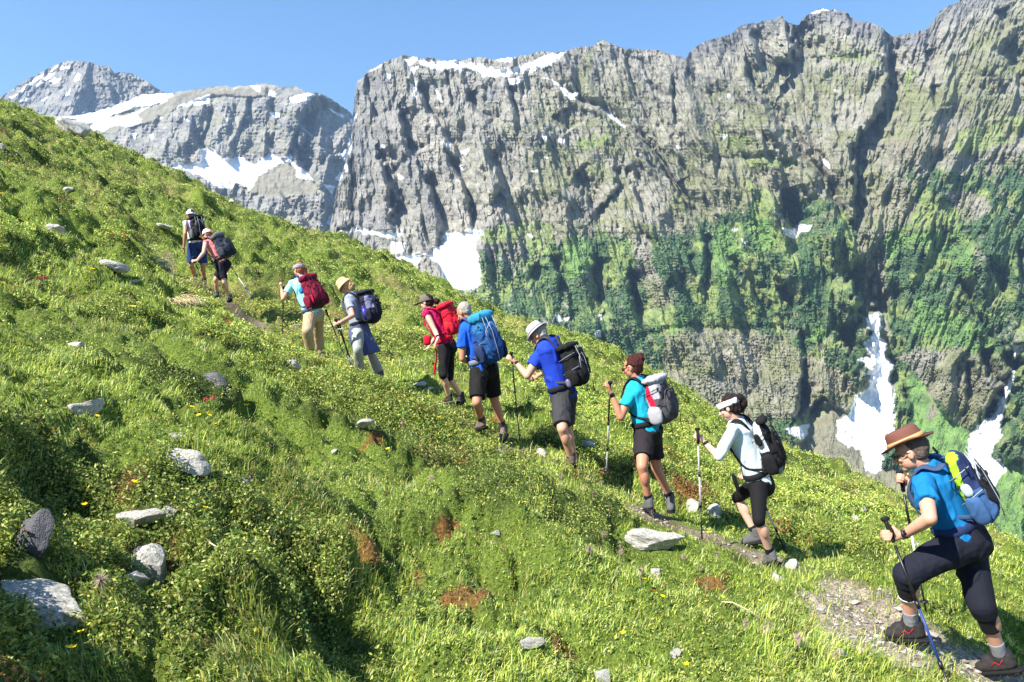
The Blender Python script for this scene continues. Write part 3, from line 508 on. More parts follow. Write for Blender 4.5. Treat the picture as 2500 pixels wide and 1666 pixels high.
def depthA(X, Y, sk):
    base = 4300 + (400 - Y) * 3.2 + np.abs(X - 200) * 1.5
    ka = lambda a: -.5 if a < 230 else .45
    r = buttresses(X, Y, -90, 560, 120, 400, 40, 90, ka, 8, .6, .8, 1.5) * 2.6 + buttresses(X, Y, -90, 560, 110, 420, 260, 36, ka, 9, .6, .8, 1.5) * 2.4 + buttresses(X, Y, -90, 560, 110, 420, 900, 15, ka, 10, .6, .8, 1.5) * 2.2 + ridged(X * .07, Y * .06, 4, 733) * 16 + fbm(X * .2, Y * .18, 4, 744) * 18
    return base - r
def colorA(X, Y, sk):
    n1 = fbm(X * .03, Y * .03, 4, 801); n2 = fbm(X * .12, Y * .15, 4, 802)
    C = np.broadcast_to(ROCK * .85, X.shape + (3,)).copy()
    C = mixc(C, ROCKD, sst(-.3, .4, n1 * .5 + n2 * .5) * .8)
    for i, p in enumerate(SNOWA):
        C = mixc(C, SNOW, np.clip(blur(edge_poly(X, Y, p, 800 + i, 3.5, .16), 1) * 1.3, 0, 1))
    return np.clip(C, .01, .9)
sa = sorted(SKA)
build_mountain('mountain_peak', np.linspace(-90, 540, 420), np.array([p[0] for p in sa]), np.array([p[1] for p in sa]), 420.0, 300, depthA, colorA, 'distant blue grey rock peak with snow streaks on its left flank', back=900, ridge=4, seed=3)
# valley floor between the hillside and the foot of the wall
nx, ny = 60, 60
gx, gy = np.meshgrid(np.linspace(-2200, 2600, nx), np.linspace(-900, 5200, ny))
gz = -430 + fbm(gx * .002, gy * .002, 4, 900) * 40
vf = grid_mesh('valley_floor', np.stack([gx, gy, gz], -1), ny, nx); vcol(vf, 'Col', np.broadcast_to(ALP * .8, (nx * ny, 3)))
tag(link('valley_floor', vf, MOUNT_MAT), 'green valley floor below the wall', 'ground', kind='structure')
# soles of the walkers: photo x, y, distance
SOLES = [(2190, 1583, 4.72), (2425, 1662, 4.86), (1862, 1372, 7.05), (1880, 1362, 7.1), (1640, 1268, 7.78), (1592, 1248, 7.75), (1400, 1138, 8.9), (1238, 1098, 9.25), (1185, 1068, 9.35), (1125, 1000, 10.55), (1090, 990, 10.6), (885, 920, 11.0), (935, 940, 11.0), (770, 866, 13.4), (568, 742, 15.5), (500, 702, 17.0), (486, 686, 17.0)]
FLAT += [((a - CX) / F * c, c) for a, b, c in SOLES]
for _ in range(2):
    for (a, b, c) in SOLES:
        sx = (a - CX) / F * c; SOLEFIX.append((sx, c, (CY - b) / F * c + .004 - ground(sx, c)))
CLEAR = []
# ------------------------------------------------------------------ solid shapes, fused by voxels into one skin
def _frame(d):
    d = Vector(d).normalized(); u = Vector((0, 0, 1)) if abs(d.z) < .9 else Vector((1, 0, 0))
    x = d.cross(u).normalized(); return x, x.cross(d).normalized()
class Solid:
    def __init__(s): s.V = []; s.Fc = []
    def add(s, vs, fs):
        n = len(s.V); s.V += [tuple(v) for v in vs]; s.Fc += [tuple(i + n for i in f) for f in fs]
    def ell(s, c, r, X=None, Y=None, Z=None, nu=16, nv=10, flat=None):
        X = X or Vector((1, 0, 0)); Y = Y or Vector((0, 1, 0)); Z = Z or Vector((0, 0, 1)); c = Vector(c); vs = []
        if not hasattr(r, '__len__'): r = (r, r, r)
        vs.append(c + Z * r[2])
        for j in range(1, nv):
            a = math.pi * j / nv
            for i in range(nu):
                b = 2 * math.pi * i / nu
                vs.append(c + X * (r[0] * math.sin(a) * math.cos(b)) + Y * (r[1] * math.sin(a) * math.sin(b)) + Z * (r[2] * math.cos(a)))
        vs.append(c - Z * r[2]); fs = []
        for i in range(nu):
            k = (i + 1) % nu
            fs.append((0, 1 + i, 1 + k)); fs.append((len(vs) - 1, 1 + (nv - 2) * nu + k, 1 + (nv - 2) * nu + i))
            for j in range(nv - 2):
                a = 1 + j * nu; fs.append((a + i, a + nu + i, a + nu + k, a + k))
        s.add(vs, fs)
    def cone(s, a, b, ra, rb, caps=(1, 1), n=16, X=None, sq=1.0, mids=None):
        """tapered limb; caps adds round ends; sq flattens it along the second axis; mids [(k, radius factor)]"""
        a = Vector(a); b = Vector(b); d = b - a
        if X is None: x, y = _frame(d)
        else:
            dn = d.normalized(); x = (X - dn * X.dot(dn)).normalized(); y = dn.cross(x)
        ks = [0] + [m[0] for m in (mids or [])] + [1]; vs = []
        for j, k in enumerate(ks):
            r = ra + (rb - ra) * k
            if mids and 0 < j < len(ks) - 1: r *= mids[j - 1][1]
            for i in range(n):
                t = 2 * math.pi * i / n; vs.append(a + d * k + x * (math.cos(t) * r) + y * (math.sin(t) * r * sq))
        fs = []
        for j in range(len(ks) - 1):
            for i in range(n):
                k = (i + 1) % n; fs.append((j * n + i, (j + 1) * n + i, (j + 1) * n + k, j * n + k))
        fs.append(tuple(range(n))); fs.append(tuple(reversed(range((len(ks) - 1) * n, len(ks) * n))))
        fs = [tuple(reversed(f)) for f in fs]
        s.add(vs, fs)
        if caps[0]: s.ell(a, (ra, ra * sq, ra * .98), x, y, d.normalized(), 14, 8)
        if caps[1]: s.ell(b, (rb, rb * sq, rb * .98), x, y, d.normalized(), 14, 8)
    def loft(s, rings):
        """rings: (centre, xaxis*rx, yaxis*ry)"""
        n = 20; vs = []
        for c, X, Y in rings:
            for i in range(n):
                t = 2 * math.pi * i / n; ct, st = math.cos(t), math.sin(t)
                ct = math.copysign(abs(ct) ** .85, ct); st = math.copysign(abs(st) ** .85, st)
                vs.append(c + X * ct + Y * st)
        fs = []
        for j in range(len(rings) - 1):
            for i in range(n):
                k = (i + 1) % n; fs.append((j * n + i, j * n + k, (j + 1) * n + k, (j + 1) * n + i))
        fs.append(tuple(reversed(range(n)))); fs.append(tuple(range((len(rings) - 1) * n, len(rings) * n)))
        s.add(vs, fs)
    def box(s, c, h, X, Y, Z):
        c = Vector(c); vs = []
        for a in (-1, 1):
            for b in (-1, 1):
                for d in (-1, 1): vs.append(c + X * h[0] * a + Y * h[1] * b + Z * h[2] * d)
        s.add(vs, [(0, 1, 3, 2), (4, 6, 7, 5), (0, 4, 5, 1), (2, 3, 7, 6), (0, 2, 6, 4), (1, 5, 7, 3)])
    def rbox(s, c, h, X, Y, Z, p=3.5, n=14, taper=0.0, shear=0.0):
        """superellipsoid block: taper narrows its +Z end"""
        c = Vector(c); vs = []; nu, nv = 2 * n, n
        def sp(v, e): return math.copysign(abs(v) ** e, v)
        e = 2.0 / p
        for j in range(nv + 1):
            a = -math.pi / 2 + math.pi * j / nv
            for i in range(nu):
                b = 2 * math.pi * i / nu
                x = sp(math.cos(a), e) * sp(math.cos(b), e); y = sp(math.cos(a), e) * sp(math.sin(b), e); z = sp(math.sin(a), e)
                k = 1 - taper * (z + 1) / 2
                vs.append(c + X * h[0] * x * k + Y * (h[1] * y * k + shear * z) + Z * h[2] * z)
        fs = []
        for j in range(nv):
            for i in range(nu):
                k = (i + 1) % nu; fs.append((j * nu + i, j * nu + k, (j + 1) * nu + k, (j + 1) * nu + i))
        s.add(vs, fs)
    def tube(s, pts, r, n=8, sq=1.0, up=None):
        """one continuous tube; r may be a list; sq<1 with up makes a flat strap lying against up"""
        pts = [Vector(p) for p in pts]; vs = []; m = len(pts)
        rr = r if hasattr(r, '__len__') else [r] * m; px = None
        for j, p in enumerate(pts):
            d = (pts[min(j + 1, m - 1)] - pts[max(j - 1, 0)]).normalized()
            if up is not None:
                U = up(p) if callable(up) else Vector(up); y = (U - d * U.dot(d)).normalized(); x = d.cross(y)
            else:
                if px is None: px = _frame(d)[0]
                x = (px - d * px.dot(d)).normalized(); px = x; y = d.cross(x)
            for i in range(n):
                t = 2 * math.pi * i / n; vs.append(p + x * math.cos(t) * rr[j] + y * math.sin(t) * rr[j] * sq)
        fs = []
        for j in range(m - 1):
            for i in range(n):
                k = (i + 1) % n; fs.append((j * n + i, j * n + k, (j + 1) * n + k, (j + 1) * n + i))
        fs.append(tuple(reversed(range(n)))); fs.append(tuple(range((m - 1) * n, m * n)))
        s.add(vs, fs)
    def mesh(s, name):
        me = bpy.data.meshes.new(name); me.from_pydata(s.V, [], s.Fc); me.update(); return me
def fused(sol, name, voxel, iters=4, wr=0.0, wscale=14, seed=0, folds=None):
    """voxel remesh to a single skin, smooth it, then push in folds"""
    me = sol.mesh(name); o = bpy.data.objects.new('tmp', me); col.objects.link(o)
    m = o.modifiers.new('r', 'REMESH'); m.mode = 'VOXEL'; m.voxel_size = voxel; m.use_smooth_shade = True
    if iters: sm_ = o.modifiers.new('s', 'SMOOTH'); sm_.factor = .5; sm_.iterations = iters
    dg = bpy.context.evaluated_depsgraph_get(); dg.update()
    out = bpy.data.meshes.new_from_object(o.evaluated_get(dg)); out.name = name
    bpy.data.objects.remove(o); bpy.data.meshes.remove(me)
    if wr:
        n = len(out.vertices); co = np.empty(n * 3, np.float32); no = np.empty(n * 3, np.float32)
        out.vertices.foreach_get('co', co); out.vertices.foreach_get('normal', no); co = co.reshape(-1, 3); no = no.reshape(-1, 3)
        q = co.copy(); q[:, 2] *= .55
        w = .7 - np.abs(noise3(q, wscale * .8, seed)) * 2.6 + (.35 - np.abs(noise3(q, wscale * 1.9, seed + 3)) * 1.2)
        w = np.clip(w, -.25, 1)
        co = co + no * (w * wr)[:, None]; out.vertices.foreach_set('co', co.ravel()); out.update()
    return out
def part(name, sol, mat, parent, voxel=None, sm=True, **kw):
    me = fused(sol, name, voxel, **kw) if voxel else sol.mesh(name)
    return link(name, me, mat, parent, sm, world=True)
def split_mat(o, mats, fn):
    """give faces of one mesh different materials by their centre"""
    for m in mats: o.data.materials.append(m)
    for p in o.data.polygons:
        k = fn(p.center)
        if k: p.material_index = k

# ------------------------------------------------------------------ the walkers
SK1 = cloth('skin_fair', rgb(196, 146, 122), .55, .08, 9, .08, .35); SK2 = cloth('skin_tan', rgb(180, 124, 98), .55, .08, 9, .08, .35)
SK3 = cloth('skin_pale', rgb(206, 160, 138), .55, .06, 9, .08, .35)
MT = {}
def M(key, c, **k):
    if key not in MT: MT[key] = cloth(key, rgb(*c), **k)
    return MT[key]
BLACK = M('black_fabric', (26, 26, 30), scale=18); BOOTM = M('boot_leather', (44, 41, 41), rough=.7, scale=30, bump=.4); SOLE = M('boot_sole', (22, 22, 24), rough=.8); RED = M('red_cord', (170, 30, 40)); GREYM = M('grey_sock', (130, 132, 136))
ALU = M('pole_metal', (168, 170, 176), rough=.35, spec=.6, bump=0, var=.04); PBLK = M('pole_black', (22, 22, 24), rough=.4, spec=.5, bump=0); PWHT = M('pole_white', (205, 206, 208), rough=.4, bump=0); PBLU = M('pole_blue', (38, 60, 120), rough=.4, bump=0)
GRIPM = M('grip_rubber', (24, 24, 26), rough=.8); DARKGLASS = M('dark_glass', (10, 10, 12), rough=.15, spec=.8, bump=0)

def ray(px, py): return Vector(((px - CX) / F, 1.0, (CY - py) / F))
def on_ray(px, py, S, L, near=True, lim=None):
    """point on the sight line at distance L from S"""
    d = ray(px, py); a = d.dot(d); b = -2 * d.dot(S); c = S.dot(S) - L * L; D = b * b - 4 * a * c
    if D <= 0: Y = -b / (2 * a)
    else: Y = (-b - math.sqrt(D)) / (2 * a) if near else (-b + math.sqrt(D)) / (2 * a)
    if lim: Y = min(max(Y, S.y - lim), S.y + lim)
    return d * Y
def hand(sol, W, K, H, grip, thumb_side):
    """palm and five fingers: W wrist, K direction of the palm, grip = axis of a held shaft or None"""
    k = H / 1.72; K = K.normalized()
    A = (Vector(grip).normalized() if grip is not None else _frame(K)[0])
    A = (A - K * A.dot(K) * .8).normalized()
    N = K.cross(A).normalized() * thumb_side
    pc = W + K * .048 * k
    sol.cone(W, W + K * .03 * k, .021 * k, .026 * k, X=A, sq=.75)
    sol.rbox(pc, (.030 * k, .015 * k, .046 * k), A, N, K, 2.6, 8)
    for i, (off, ln) in enumerate(((.030, .92), (.010, 1.05), (-.011, 1.0), (-.030, .80))):
        r = .0088 * k; b = pc + A * off * k * .82 + K * .040 * k
        l = .030 * k * ln
        if grip is not None:
            p1 = b + (K * .80 + N * .45).normalized() * l; p2 = p1 + (K * -.15 + N * 1.0).normalized() * l * .85; p3 = p2 + (K * -.9 + N * .25).normalized() * l * .75
        else:
            p1 = b + (K * 1 + N * .18).normalized() * l; p2 = p1 + (K * .85 + N * .45).normalized() * l * .8; p3 = p2 + (K * .65 + N * .7).normalized() * l * .65
        sol.cone(b, p1, r * 1.12, r, n=8); sol.cone(p1, p2, r, r * .94, n=8); sol.cone(p2, p3, r * .94, r * .82, n=8)
    tb = W + K * .022 * k + A * .020 * k + N * .008 * k
    t1 = tb + (A * .75 + K * .55 + N * .35).normalized() * .034 * k; t2 = t1 + (K * .55 + N * .75 - A * .10).normalized() * .030 * k
    sol.cone(tb, t1, .0125 * k, .0105 * k, n=8); sol.cone(t1, t2, .0105 * k, .009 * k, n=8)
def boot(root, A, T, up, k, mat, lace=None, name='boot', ankle=True):
    """A ankle joint, T point over the toes, both in space"""
    k = k * .93; d = (T - A).normalized(); f = Vector((d.x, d.y, d.z * .45)).normalized(); up = (up * .25 + Vector((0, 0, 1))); up = (up - f * up.dot(f)).normalized(); sd = f.cross(up)
    s = Solid(); L = .29 * k
    heel = A - f * .065 * k - up * .045 * k
    s.rbox(A + f * .060 * k - up * .050 * k, (.050 * k, .138 * k, .038 * k), sd, f, up, 2.8, 10)
    s.rbox(A - f * .005 * k - up * .01 * k, (.047 * k, .072 * k, .080 * k), sd, f, up, 2.6, 10)
    s.rbox(A + f * .07 * k - up * .025 * k, (.044 * k, .075 * k, .048 * k), sd, f, up, 2.2, 10, shear=0)
    s.cone(A - up * .02 * k, A + up * .070 * k - f * .014 * k, .054 * k, .056 * k, (0, 0), X=f)
    s.ell(A + f * .145 * k - up * .055 * k, (.050 * k, .056 * k, .038 * k), sd, f, up)
    b = part(name, s, mat, root, voxel=.009 * k, iters=3, wr=.0015, wscale=40)
    s = Solid(); s.rbox(A + f * .05 * k - up * .092 * k, (.054 * k, .162 * k, .017 * k), sd, f, up, 3.2, 10)
    for i in range(6): s.box(A + f * (-.07 + .045 * i) * k - up * .108 * k, (.046 * k, .012 * k, .008 * k), sd, f, up)
    link('sole', s.mesh('sole'), SOLE, b, True)
    if lace is RED:
        for q in (-1, 1):
            s = Solid(); o_ = sd * q * .050 * k; s.tube([A + o_ + f * .075 * k - up * .052 * k, A + o_ * .98 + f * .035 * k - up * .020 * k, A + o_ + f * .010 * k - up * .040 * k, A + o_ * .98 - f * .025 * k - up * .005 * k], .005 * k, 6, .5); link('side_stripe', s.mesh('side_stripe'), RED, b, True)
    s = Solid()
    for i in range(5):
        c = A + f * (.045 + .018 * i) * k + up * (.030 - .017 * i) * k
        s.tube([c + sd * .026 * k, c + up * .008 * k + f * .006 * k, c - sd * .026 * k], .0035 * k, 6)
    link('laces', s.mesh('laces'), lace or GREYM, b, True)
    return b
def head(sol, C, Fd, Up, k, jaw=True):
    S = Fd.cross(Up).normalized()
    sol.ell(C + Up * .018 * k - Fd * .008 * k, (.074 * k, .094 * k, .098 * k), S, Fd, Up)
    sol.ell(C - Up * .040 * k + Fd * .022 * k, (.060 * k, .072 * k, .072 * k), S, Fd, Up)
    sol.ell(C - Up * .092 * k + Fd * .062 * k, (.026 * k, .024 * k, .022 * k), S, Fd, Up)                 # chin
    sol.cone(C - Up * .002 * k + Fd * .088 * k, C - Up * .036 * k + Fd * .112 * k, .010 * k, .014 * k, n=8)   # nose
    sol.ell(C - Up * .038 * k + Fd * .096 * k, (.018 * k, .012 * k, .010 * k), S, Fd, Up)
    sol.ell(C - Up * .062 * k + Fd * .084 * k, (.026 * k, .012 * k, .012 * k), S, Fd, Up)                  # lips
    sol.ell(C + Up * .014 * k + Fd * .080 * k, (.050 * k, .012 * k, .012 * k), S, Fd, Up)                  # brow
    for q in (-1, 1):
        sol.ell(C + S * q * .076 * k - Up * .012 * k - Fd * .004 * k, (.010 * k, .020 * k, .032 * k), S, Fd, Up)   # ears
        sol.ell(C + S * q * .040 * k - Up * .030 * k + Fd * .064 * k, (.022 * k, .018 * k, .020 * k), S, Fd, Up)   # cheeks
def person(sp):
    c = sp['crop']; Y0 = sp['Y']; H = sp['H']; k = H / 1.75; skin = sp.get('skin', SK1); bulk = sp.get('bulk', 1.0); vox = sp.get('vox', .008)
    def pt(q, dy=0.0): return P(*c(*q), Y0 + dy)
    Fh = Vector((*sp['face'], 0)).normalized()
    N = pt(sp['neck'], sp.get('ndy', 0)); Pv = pt(sp['pelvis'])
    U = (N - Pv).normalized(); Lf = Vector((0, 0, 1)).cross(Fh); Lf = (Lf - U * Lf.dot(U)).normalized(); Fw = Lf.cross(U).normalized()
    tw = sp.get('twist', 0); Lsh = (Lf + Fw * tw).normalized()
    shw = .185 * k * sp.get('sh', 1)
    SL = N + Lsh * shw - U * .055 * k; SR = N - Lsh * shw - U * .055 * k
    if 'shl' in sp:
        q = sp['shl']; SL = on_ray(*c(*q), N, shw * 1.05, True)
    near = Vector((0, 0, 0))
    root = empty(sp.get('name', 'person'), (Pv.x, Pv.y, ground(Pv.x, Pv.y)))
    tag(root, sp['label'], 'person', sp.get('group'))
    HL = Pv + Lf * .088 * k - U * .02 * k; HR = Pv - Lf * .088 * k - U * .02 * k
    ar = {}; UA, FA = .172 * H, .150 * H; TH, SH_ = .245 * H, .235 * H
    for s, S in (('l', SL), ('r', SR)):
        a = sp.get('arm' + s)
        if not a: continue
        if a[0] == 'w':      # given in body axes: forward, outward, up (metres)
            o = 1 if s == 'l' else -1
            E = S + (Fw * a[1][0] + Lf * o * a[1][1] + U * a[1][2]).normalized() * UA; Wr = E + (Fw * a[2][0] + Lf * o * a[2][1] + U * a[2][2]).normalized() * FA
        else:
            E = on_ray(*c(*a[0]), S, UA, a[2][0] > 0, .26); Wr = on_ray(*c(*a[1]), E, FA, a[2][1] > 0, .25)
        hd = None
        if len(a) > 3 and a[3]:
            if a[0] == 'w': hd = (Fw * a[3][0] + Lf * (1 if s == 'l' else -1) * a[3][1] + U * a[3][2]).normalized()
            else:
                hp = P(*c(*a[3]), Wr.y - .01); hd = (hp - Wr).normalized()
        ar[s] = (S, E, Wr, hd or (Wr - E).normalized())
    lg = {}
    for s, Hp in (('l', HL), ('r', HR)):
        a = sp['leg' + s]
        Kn = on_ray(*c(*a[0]), Hp, TH, a[3][0] > 0, .30); An = on_ray(*c(*a[1]), Kn, SH_, a[3][1] > 0, .30)
        To = on_ray(*c(*a[2]), An, .15 * k, a[3][2] > 0, .13)
        lg[s] = (Hp, Kn, An, To)
    Cc = pt(sp['head'], sp.get('hdy', 0)); Fd = Vector(sp.get('look', (Fh.x, Fh.y, -.35))).normalized(); Hu = Vector((0, 0, 1)); Hu = (Hu - Fd * Hu.dot(Fd)).normalized()
    hr = Fd.cross(Hu).normalized()
    tilt = sp.get('tilt', 0); Hu = (Hu + hr * tilt).normalized(); hr = Fd.cross(Hu).normalized()
    # ---- body
    b = Solid(); head(b, Cc, Fd, Hu, k)
    b.cone(N - U * .03 * k, Cc - Hu * .05 * k - Fd * .01 * k, .058 * k * bulk, .050 * k, (1, 0))
    b.loft([(Pv - U * .09 * k, Lf * .13 * k * bulk, Fw * .095 * k * bulk), (Pv, Lf * .158 * k * bulk, Fw * .112 * k * bulk), (Pv + U * .14 * k, Lf * .13 * k * bulk, Fw * .098 * k * bulk), (Pv + (N - Pv) * .72, Lsh * .152 * k * bulk, Fw * .108 * k * bulk), (N - U * .05 * k, Lsh * .14 * k, Fw * .075 * k), (N, Lsh * .06 * k, Fw * .055 * k)])
    for s in ar:
        S, E, Wr, hd = ar[s]
        b.ell(S, .056 * k * bulk); b.cone(S, E, .050 * k * bulk, .039 * k * bulk, mids=[(.35, 1.08)]); b.cone(E, Wr, .040 * k * bulk, .025 * k, mids=[(.3, 1.10)])
        a = sp['arm' + s]; g = a[4] if len(a) > 4 else None
        hand(b, Wr, hd, H, g, 1 if s == 'l' else -1)
    for s in lg:
        Hp, Kn, An, To = lg[s]
        b.cone(Hp, Kn, .086 * k * bulk, .054 * k * bulk, mids=[(.5, 1.04)])
        cal = (Kn - An).normalized(); bk = (An - To); bk = (bk - cal * bk.dot(cal)).normalized()
        b.cone(Kn, An, .053 * k * bulk, .036 * k, X=bk); b.ell(Kn + (An - Kn) * .30 + bk * .020 * k, (.048 * k * bulk, .048 * k * bulk, .100 * k), bk, cal.cross(bk), cal)
        ff = (To - An).normalized(); uu = (Kn - An).normalized(); b.cone(An, An + ff * .09 * k - uu * .05 * k, .034 * k, .026 * k)
    body = part('body', b, skin, root, voxel=vox * .8, iters=2)
    # ---- eyes
    for q in (-1, 1):
        e = Solid(); e.ell(Cc + hr * q * .031 * k - Hu * .006 * k + Fd * .083 * k, (.013 * k, .008 * k, .006 * k), hr, Fd, Hu, 10, 6)
        link('eye', e.mesh('eye'), DARKGLASS, root, True, world=True)
    # ---- shirt
    g = sp['shirt']; s = Solid(); m = g['mat']; i_ = .010
    lowU = g.get('hem', -.05)
    s.loft([(Pv + U * lowU * k, Lf * (.160 * k * bulk + i_), Fw * (.118 * k * bulk + i_)), (Pv + U * .10 * k, Lf * (.150 * k * bulk + i_), Fw * (.115 * k * bulk + i_)), (Pv + (N - Pv) * .55, Lf * (.150 * k * bulk + i_), Fw * (.118 * k * bulk + i_)), (Pv + (N - Pv) * .78, Lsh * (.168 * k * bulk + i_), Fw * (.115 * k * bulk + i_)), (N - U * .05 * k, Lsh * (.15 * k + i_), Fw * (.088 * k + i_)), (N + U * .008, Lsh * (.066 * k), Fw * (.062 * k))])
    for t in ar:
        S, E, Wr, hd = ar[t]; sl = g.get('sleeve', .55); r = .062 * k * bulk
        if sl <= 0: s.ell(S, .060 * k * bulk); continue
        s.ell(S, r * 1.02)
        if sl <= 1: s.cone(S, S + (E - S) * sl, r, (r - .004) * g.get('flare', 1.0), (1, 0))
        else:
            s.cone(S, E, r, .050 * k * bulk); s.cone(E, E + (Wr - E) * (sl - 1), .050 * k * bulk, .042 * k, (1, 0))
    part('shirt', s, m, root, voxel=vox, iters=2, wr=g.get('wr', .012), wscale=g.get('ws', 10), seed=int(H * 100) % 50)
    # ---- trousers
    g = sp['pants']; s = Solid(); m = g['mat']; ln = g['len']; loose = g.get('loose', .014)
    s.loft([(Pv - U * .11 * k, Lf * (.125 * k * bulk + i_), Fw * (.105 * k * bulk + i_)), (Pv - U * .02 * k, Lf * (.163 * k * bulk + i_ * 1.2), Fw * (.122 * k * bulk + i_ * 1.4)), (Pv + U * g.get('waist', .08) * k, Lf * (.150 * k * bulk + i_ * .3), Fw * (.112 * k * bulk + i_ * .3))])
    s.ell(Pv - U * .05 * k - Fw * .045 * k, (.135 * k * bulk, .095 * k * bulk, .12 * k), Lf, Fw, U)
    for t in lg:
        Hp, Kn, An, To = lg[t]; r0 = .092 * k * bulk + loose * .6; rk = .056 * k * bulk + loose
        if ln <= 1: s.cone(Hp, Hp + (Kn - Hp) * ln, r0, (r0 + (rk - r0) * ln) + g.get('hemw', .006), (1, 0))
        else:
            s.cone(Hp, Kn, r0, rk); s.cone(Kn, Kn + (An - Kn) * (ln - 1), rk, (.050 * k * bulk + loose) * g.get('cuff', 1.0), (1, 0))
    tr = part(g.get('name', 'trousers'), s, m, root, voxel=vox, iters=2, wr=g.get('wr', .012), wscale=g.get('ws', 9), seed=int(H * 77) % 50)
    # ---- socks and boots
    for t in lg:
        Hp, Kn, An, To = lg[t]; up = (Kn - An).normalized()
        if sp.get('sock'):
            s = Solid(); s.cone(An, An + (Kn - An) * sp.get('sockh', .26), .042 * k, .045 * k, (1, 0)); part('sock', s, sp['sock'], root, voxel=vox, iters=1, wr=.002, wscale=30)
        boot(root, An, To, up, k, sp.get('boot', BOOTM), sp.get('lace'))
    J = dict(root=root, N=N, P=Pv, U=U, L=Lf, Fw=Fw, SL=SL, SR=SR, head=Cc, Fd=Fd, Hu=Hu, hr=hr, k=k, arms=ar, legs=lg, pt=pt, bulk=bulk, Fh=Fh, H=H, vox=vox)
    return J
def hair(J, mat, size=1.0, bun=None, nape=1.0, back=.0, wr=.008, name='hair', length=0.0, top=1.0):
    k = J['k']; s = Solid(); C, Fd, Hu, hr = J['head'], J['Fd'], J['Hu'], J['hr']
    s.ell(C + Hu * .032 * k - Fd * .030 * k, (.083 * k * size, .098 * k * size, .100 * k * size * top), hr, Fd, Hu)
    if nape: s.ell(C - Hu * .020 * k - Fd * .045 * k, (.072 * k * size, .062 * k * size, .080 * k * size * nape), hr, Fd, Hu)
    if length: s.ell(C - Hu * (.07 + length * .5) * k - Fd * .055 * k, (.06 * k, .045 * k, (.06 + length * .5) * k), hr, Fd, Hu)
    for b in (bun or []): s.ell(J['pt'](b[0], b[3] if len(b) > 3 else 0), (b[1] * k, b[1] * k, b[2] * k), hr, Fd, Hu)
    return part(name, s, mat, J['root'], voxel=.008, iters=1, wr=wr, wscale=26, seed=3)
def hat(J, mat, band, off=(0, 0), crown=(.092, .105, .075), brim=.175, brimz=.028, tiltf=0.0, tiltr=0.0, droop=.02, name='hat', curl=0.0, top=0.9):
    """brimmed hat as two meshes: crown with brim, band"""
    k = J['k']; Fd, Hu, hr = J['Fd'], J['Hu'], J['hr']; Hu2 = (Hu + Fd * tiltf + hr * tiltr).normalized(); Fd2 = (Fd - Hu2 * Fd.dot(Hu2)).normalized(); hr2 = Fd2.cross(Hu2)
    B = J['head'] + Hu2 * (brimz + .02) * k + Fd2 * off[0] * k + Hu2 * off[1] * k
    vs = []; fs = []; n = 40
    prof = [(brim, -droop + curl), (brim * .8, -droop * .4), ((crown[0] + brim) / 2 * .95, .0), (crown[0] * 1.04, .006), (crown[0] * 1.0, crown[2] * .5), (crown[0] * .95, crown[2] * .9), (crown[0] * top * .9, crown[2] * 1.12), (crown[0] * .5, crown[2] * 1.10), (.001, crown[2] * 1.04)]
    asp = crown[1] / crown[0]
    inner = [(p[0] - .004, p[1] - .005) for p in prof]
    for j, (r, z) in enumerate(prof + inner[::-1]):
        for i in range(n):
            t = 2 * math.pi * i / n; el = math.cos(t); sl = math.sin(t)
            ell_ = 1 + (asp - 1) * abs(sl) if r > crown[0] * 1.1 else 1
            zz = z + ((abs(el) ** 2) * curl * 1.4 - sl * sl * sl * 0.0 if r > crown[0] * 1.1 else 0)
            zz += noise(np.array([i * .31 + j]), np.array([j * .4]), 4)[0] * .003
            vs.append(B + hr2 * (el * r * k) + Fd2 * (sl * r * asp * k) + Hu2 * (zz * k))
    R_ = len(prof) * 2
    for j in range(R_ - 1):
        for i in range(n):
            q = (i + 1) % n; fs.append((j * n + i, j * n + q, (j + 1) * n + q, (j + 1) * n + i))
    for i in range(n):
        q = (i + 1) % n; fs.append(((R_ - 1) * n + i, (R_ - 1) * n + q, q, i))
    s = Solid(); s.add(vs, fs); o = link(name, s.mesh(name), mat, J['root'], True, world=True)
    if band:
        s = Solid(); s.tube([B + hr2 * (math.cos(t) * crown[0] * 1.055 * k) + Fd2 * (math.sin(t) * crown[1] * 1.055 * k) + Hu2 * .020 * k for t in [2 * math.pi * i / 36 for i in range(37)]], .013 * k, 8, .35, up=lambda p: p - B)
        bo = link('hat_band', s.mesh('hat_band'), band, o, True)
    return o
def cap(J, mat, peak=True, name='cap', strap=None, up=.0, tiltf=-.1):
    k = J['k']; Fd, Hu, hr = J['Fd'], J['Hu'], J['hr']; Hu = (Hu + Fd * tiltf).normalized(); Fd = (Fd - Hu * Fd.dot(Hu)).normalized()
    C = J['head'] + Hu * (.028 + up) * k - Fd * .006 * k; s = Solid(); n = 28; vs = []; fs = []
    for j in range(9):
        a = (math.pi / 2) * (1 - j / 8) * 1.0
        for i in range(n):
            t = 2 * math.pi * i / n; vs.append(C + hr * (math.cos(t) * math.sin(a) * .096 * k) + Fd * (math.sin(t) * math.sin(a) * .114 * k) + Hu * ((math.cos(a) * .116 - .012) * k))
    for j in range(8):
        for i in range(n):
            q = (i + 1) % n; fs.append((j * n + i, j * n + q, (j + 1) * n + q, (j + 1) * n + i))
    s.add(vs, fs)
    if peak: s.rbox(C + Fd * .142 * k - Hu * .016 * k, (.070 * k, .062 * k, .006 * k), hr, Fd - Hu * .22, Hu, 2.4, 10)
    o = link(name, s.mesh(name), mat, J['root'], True, world=True)
    return o
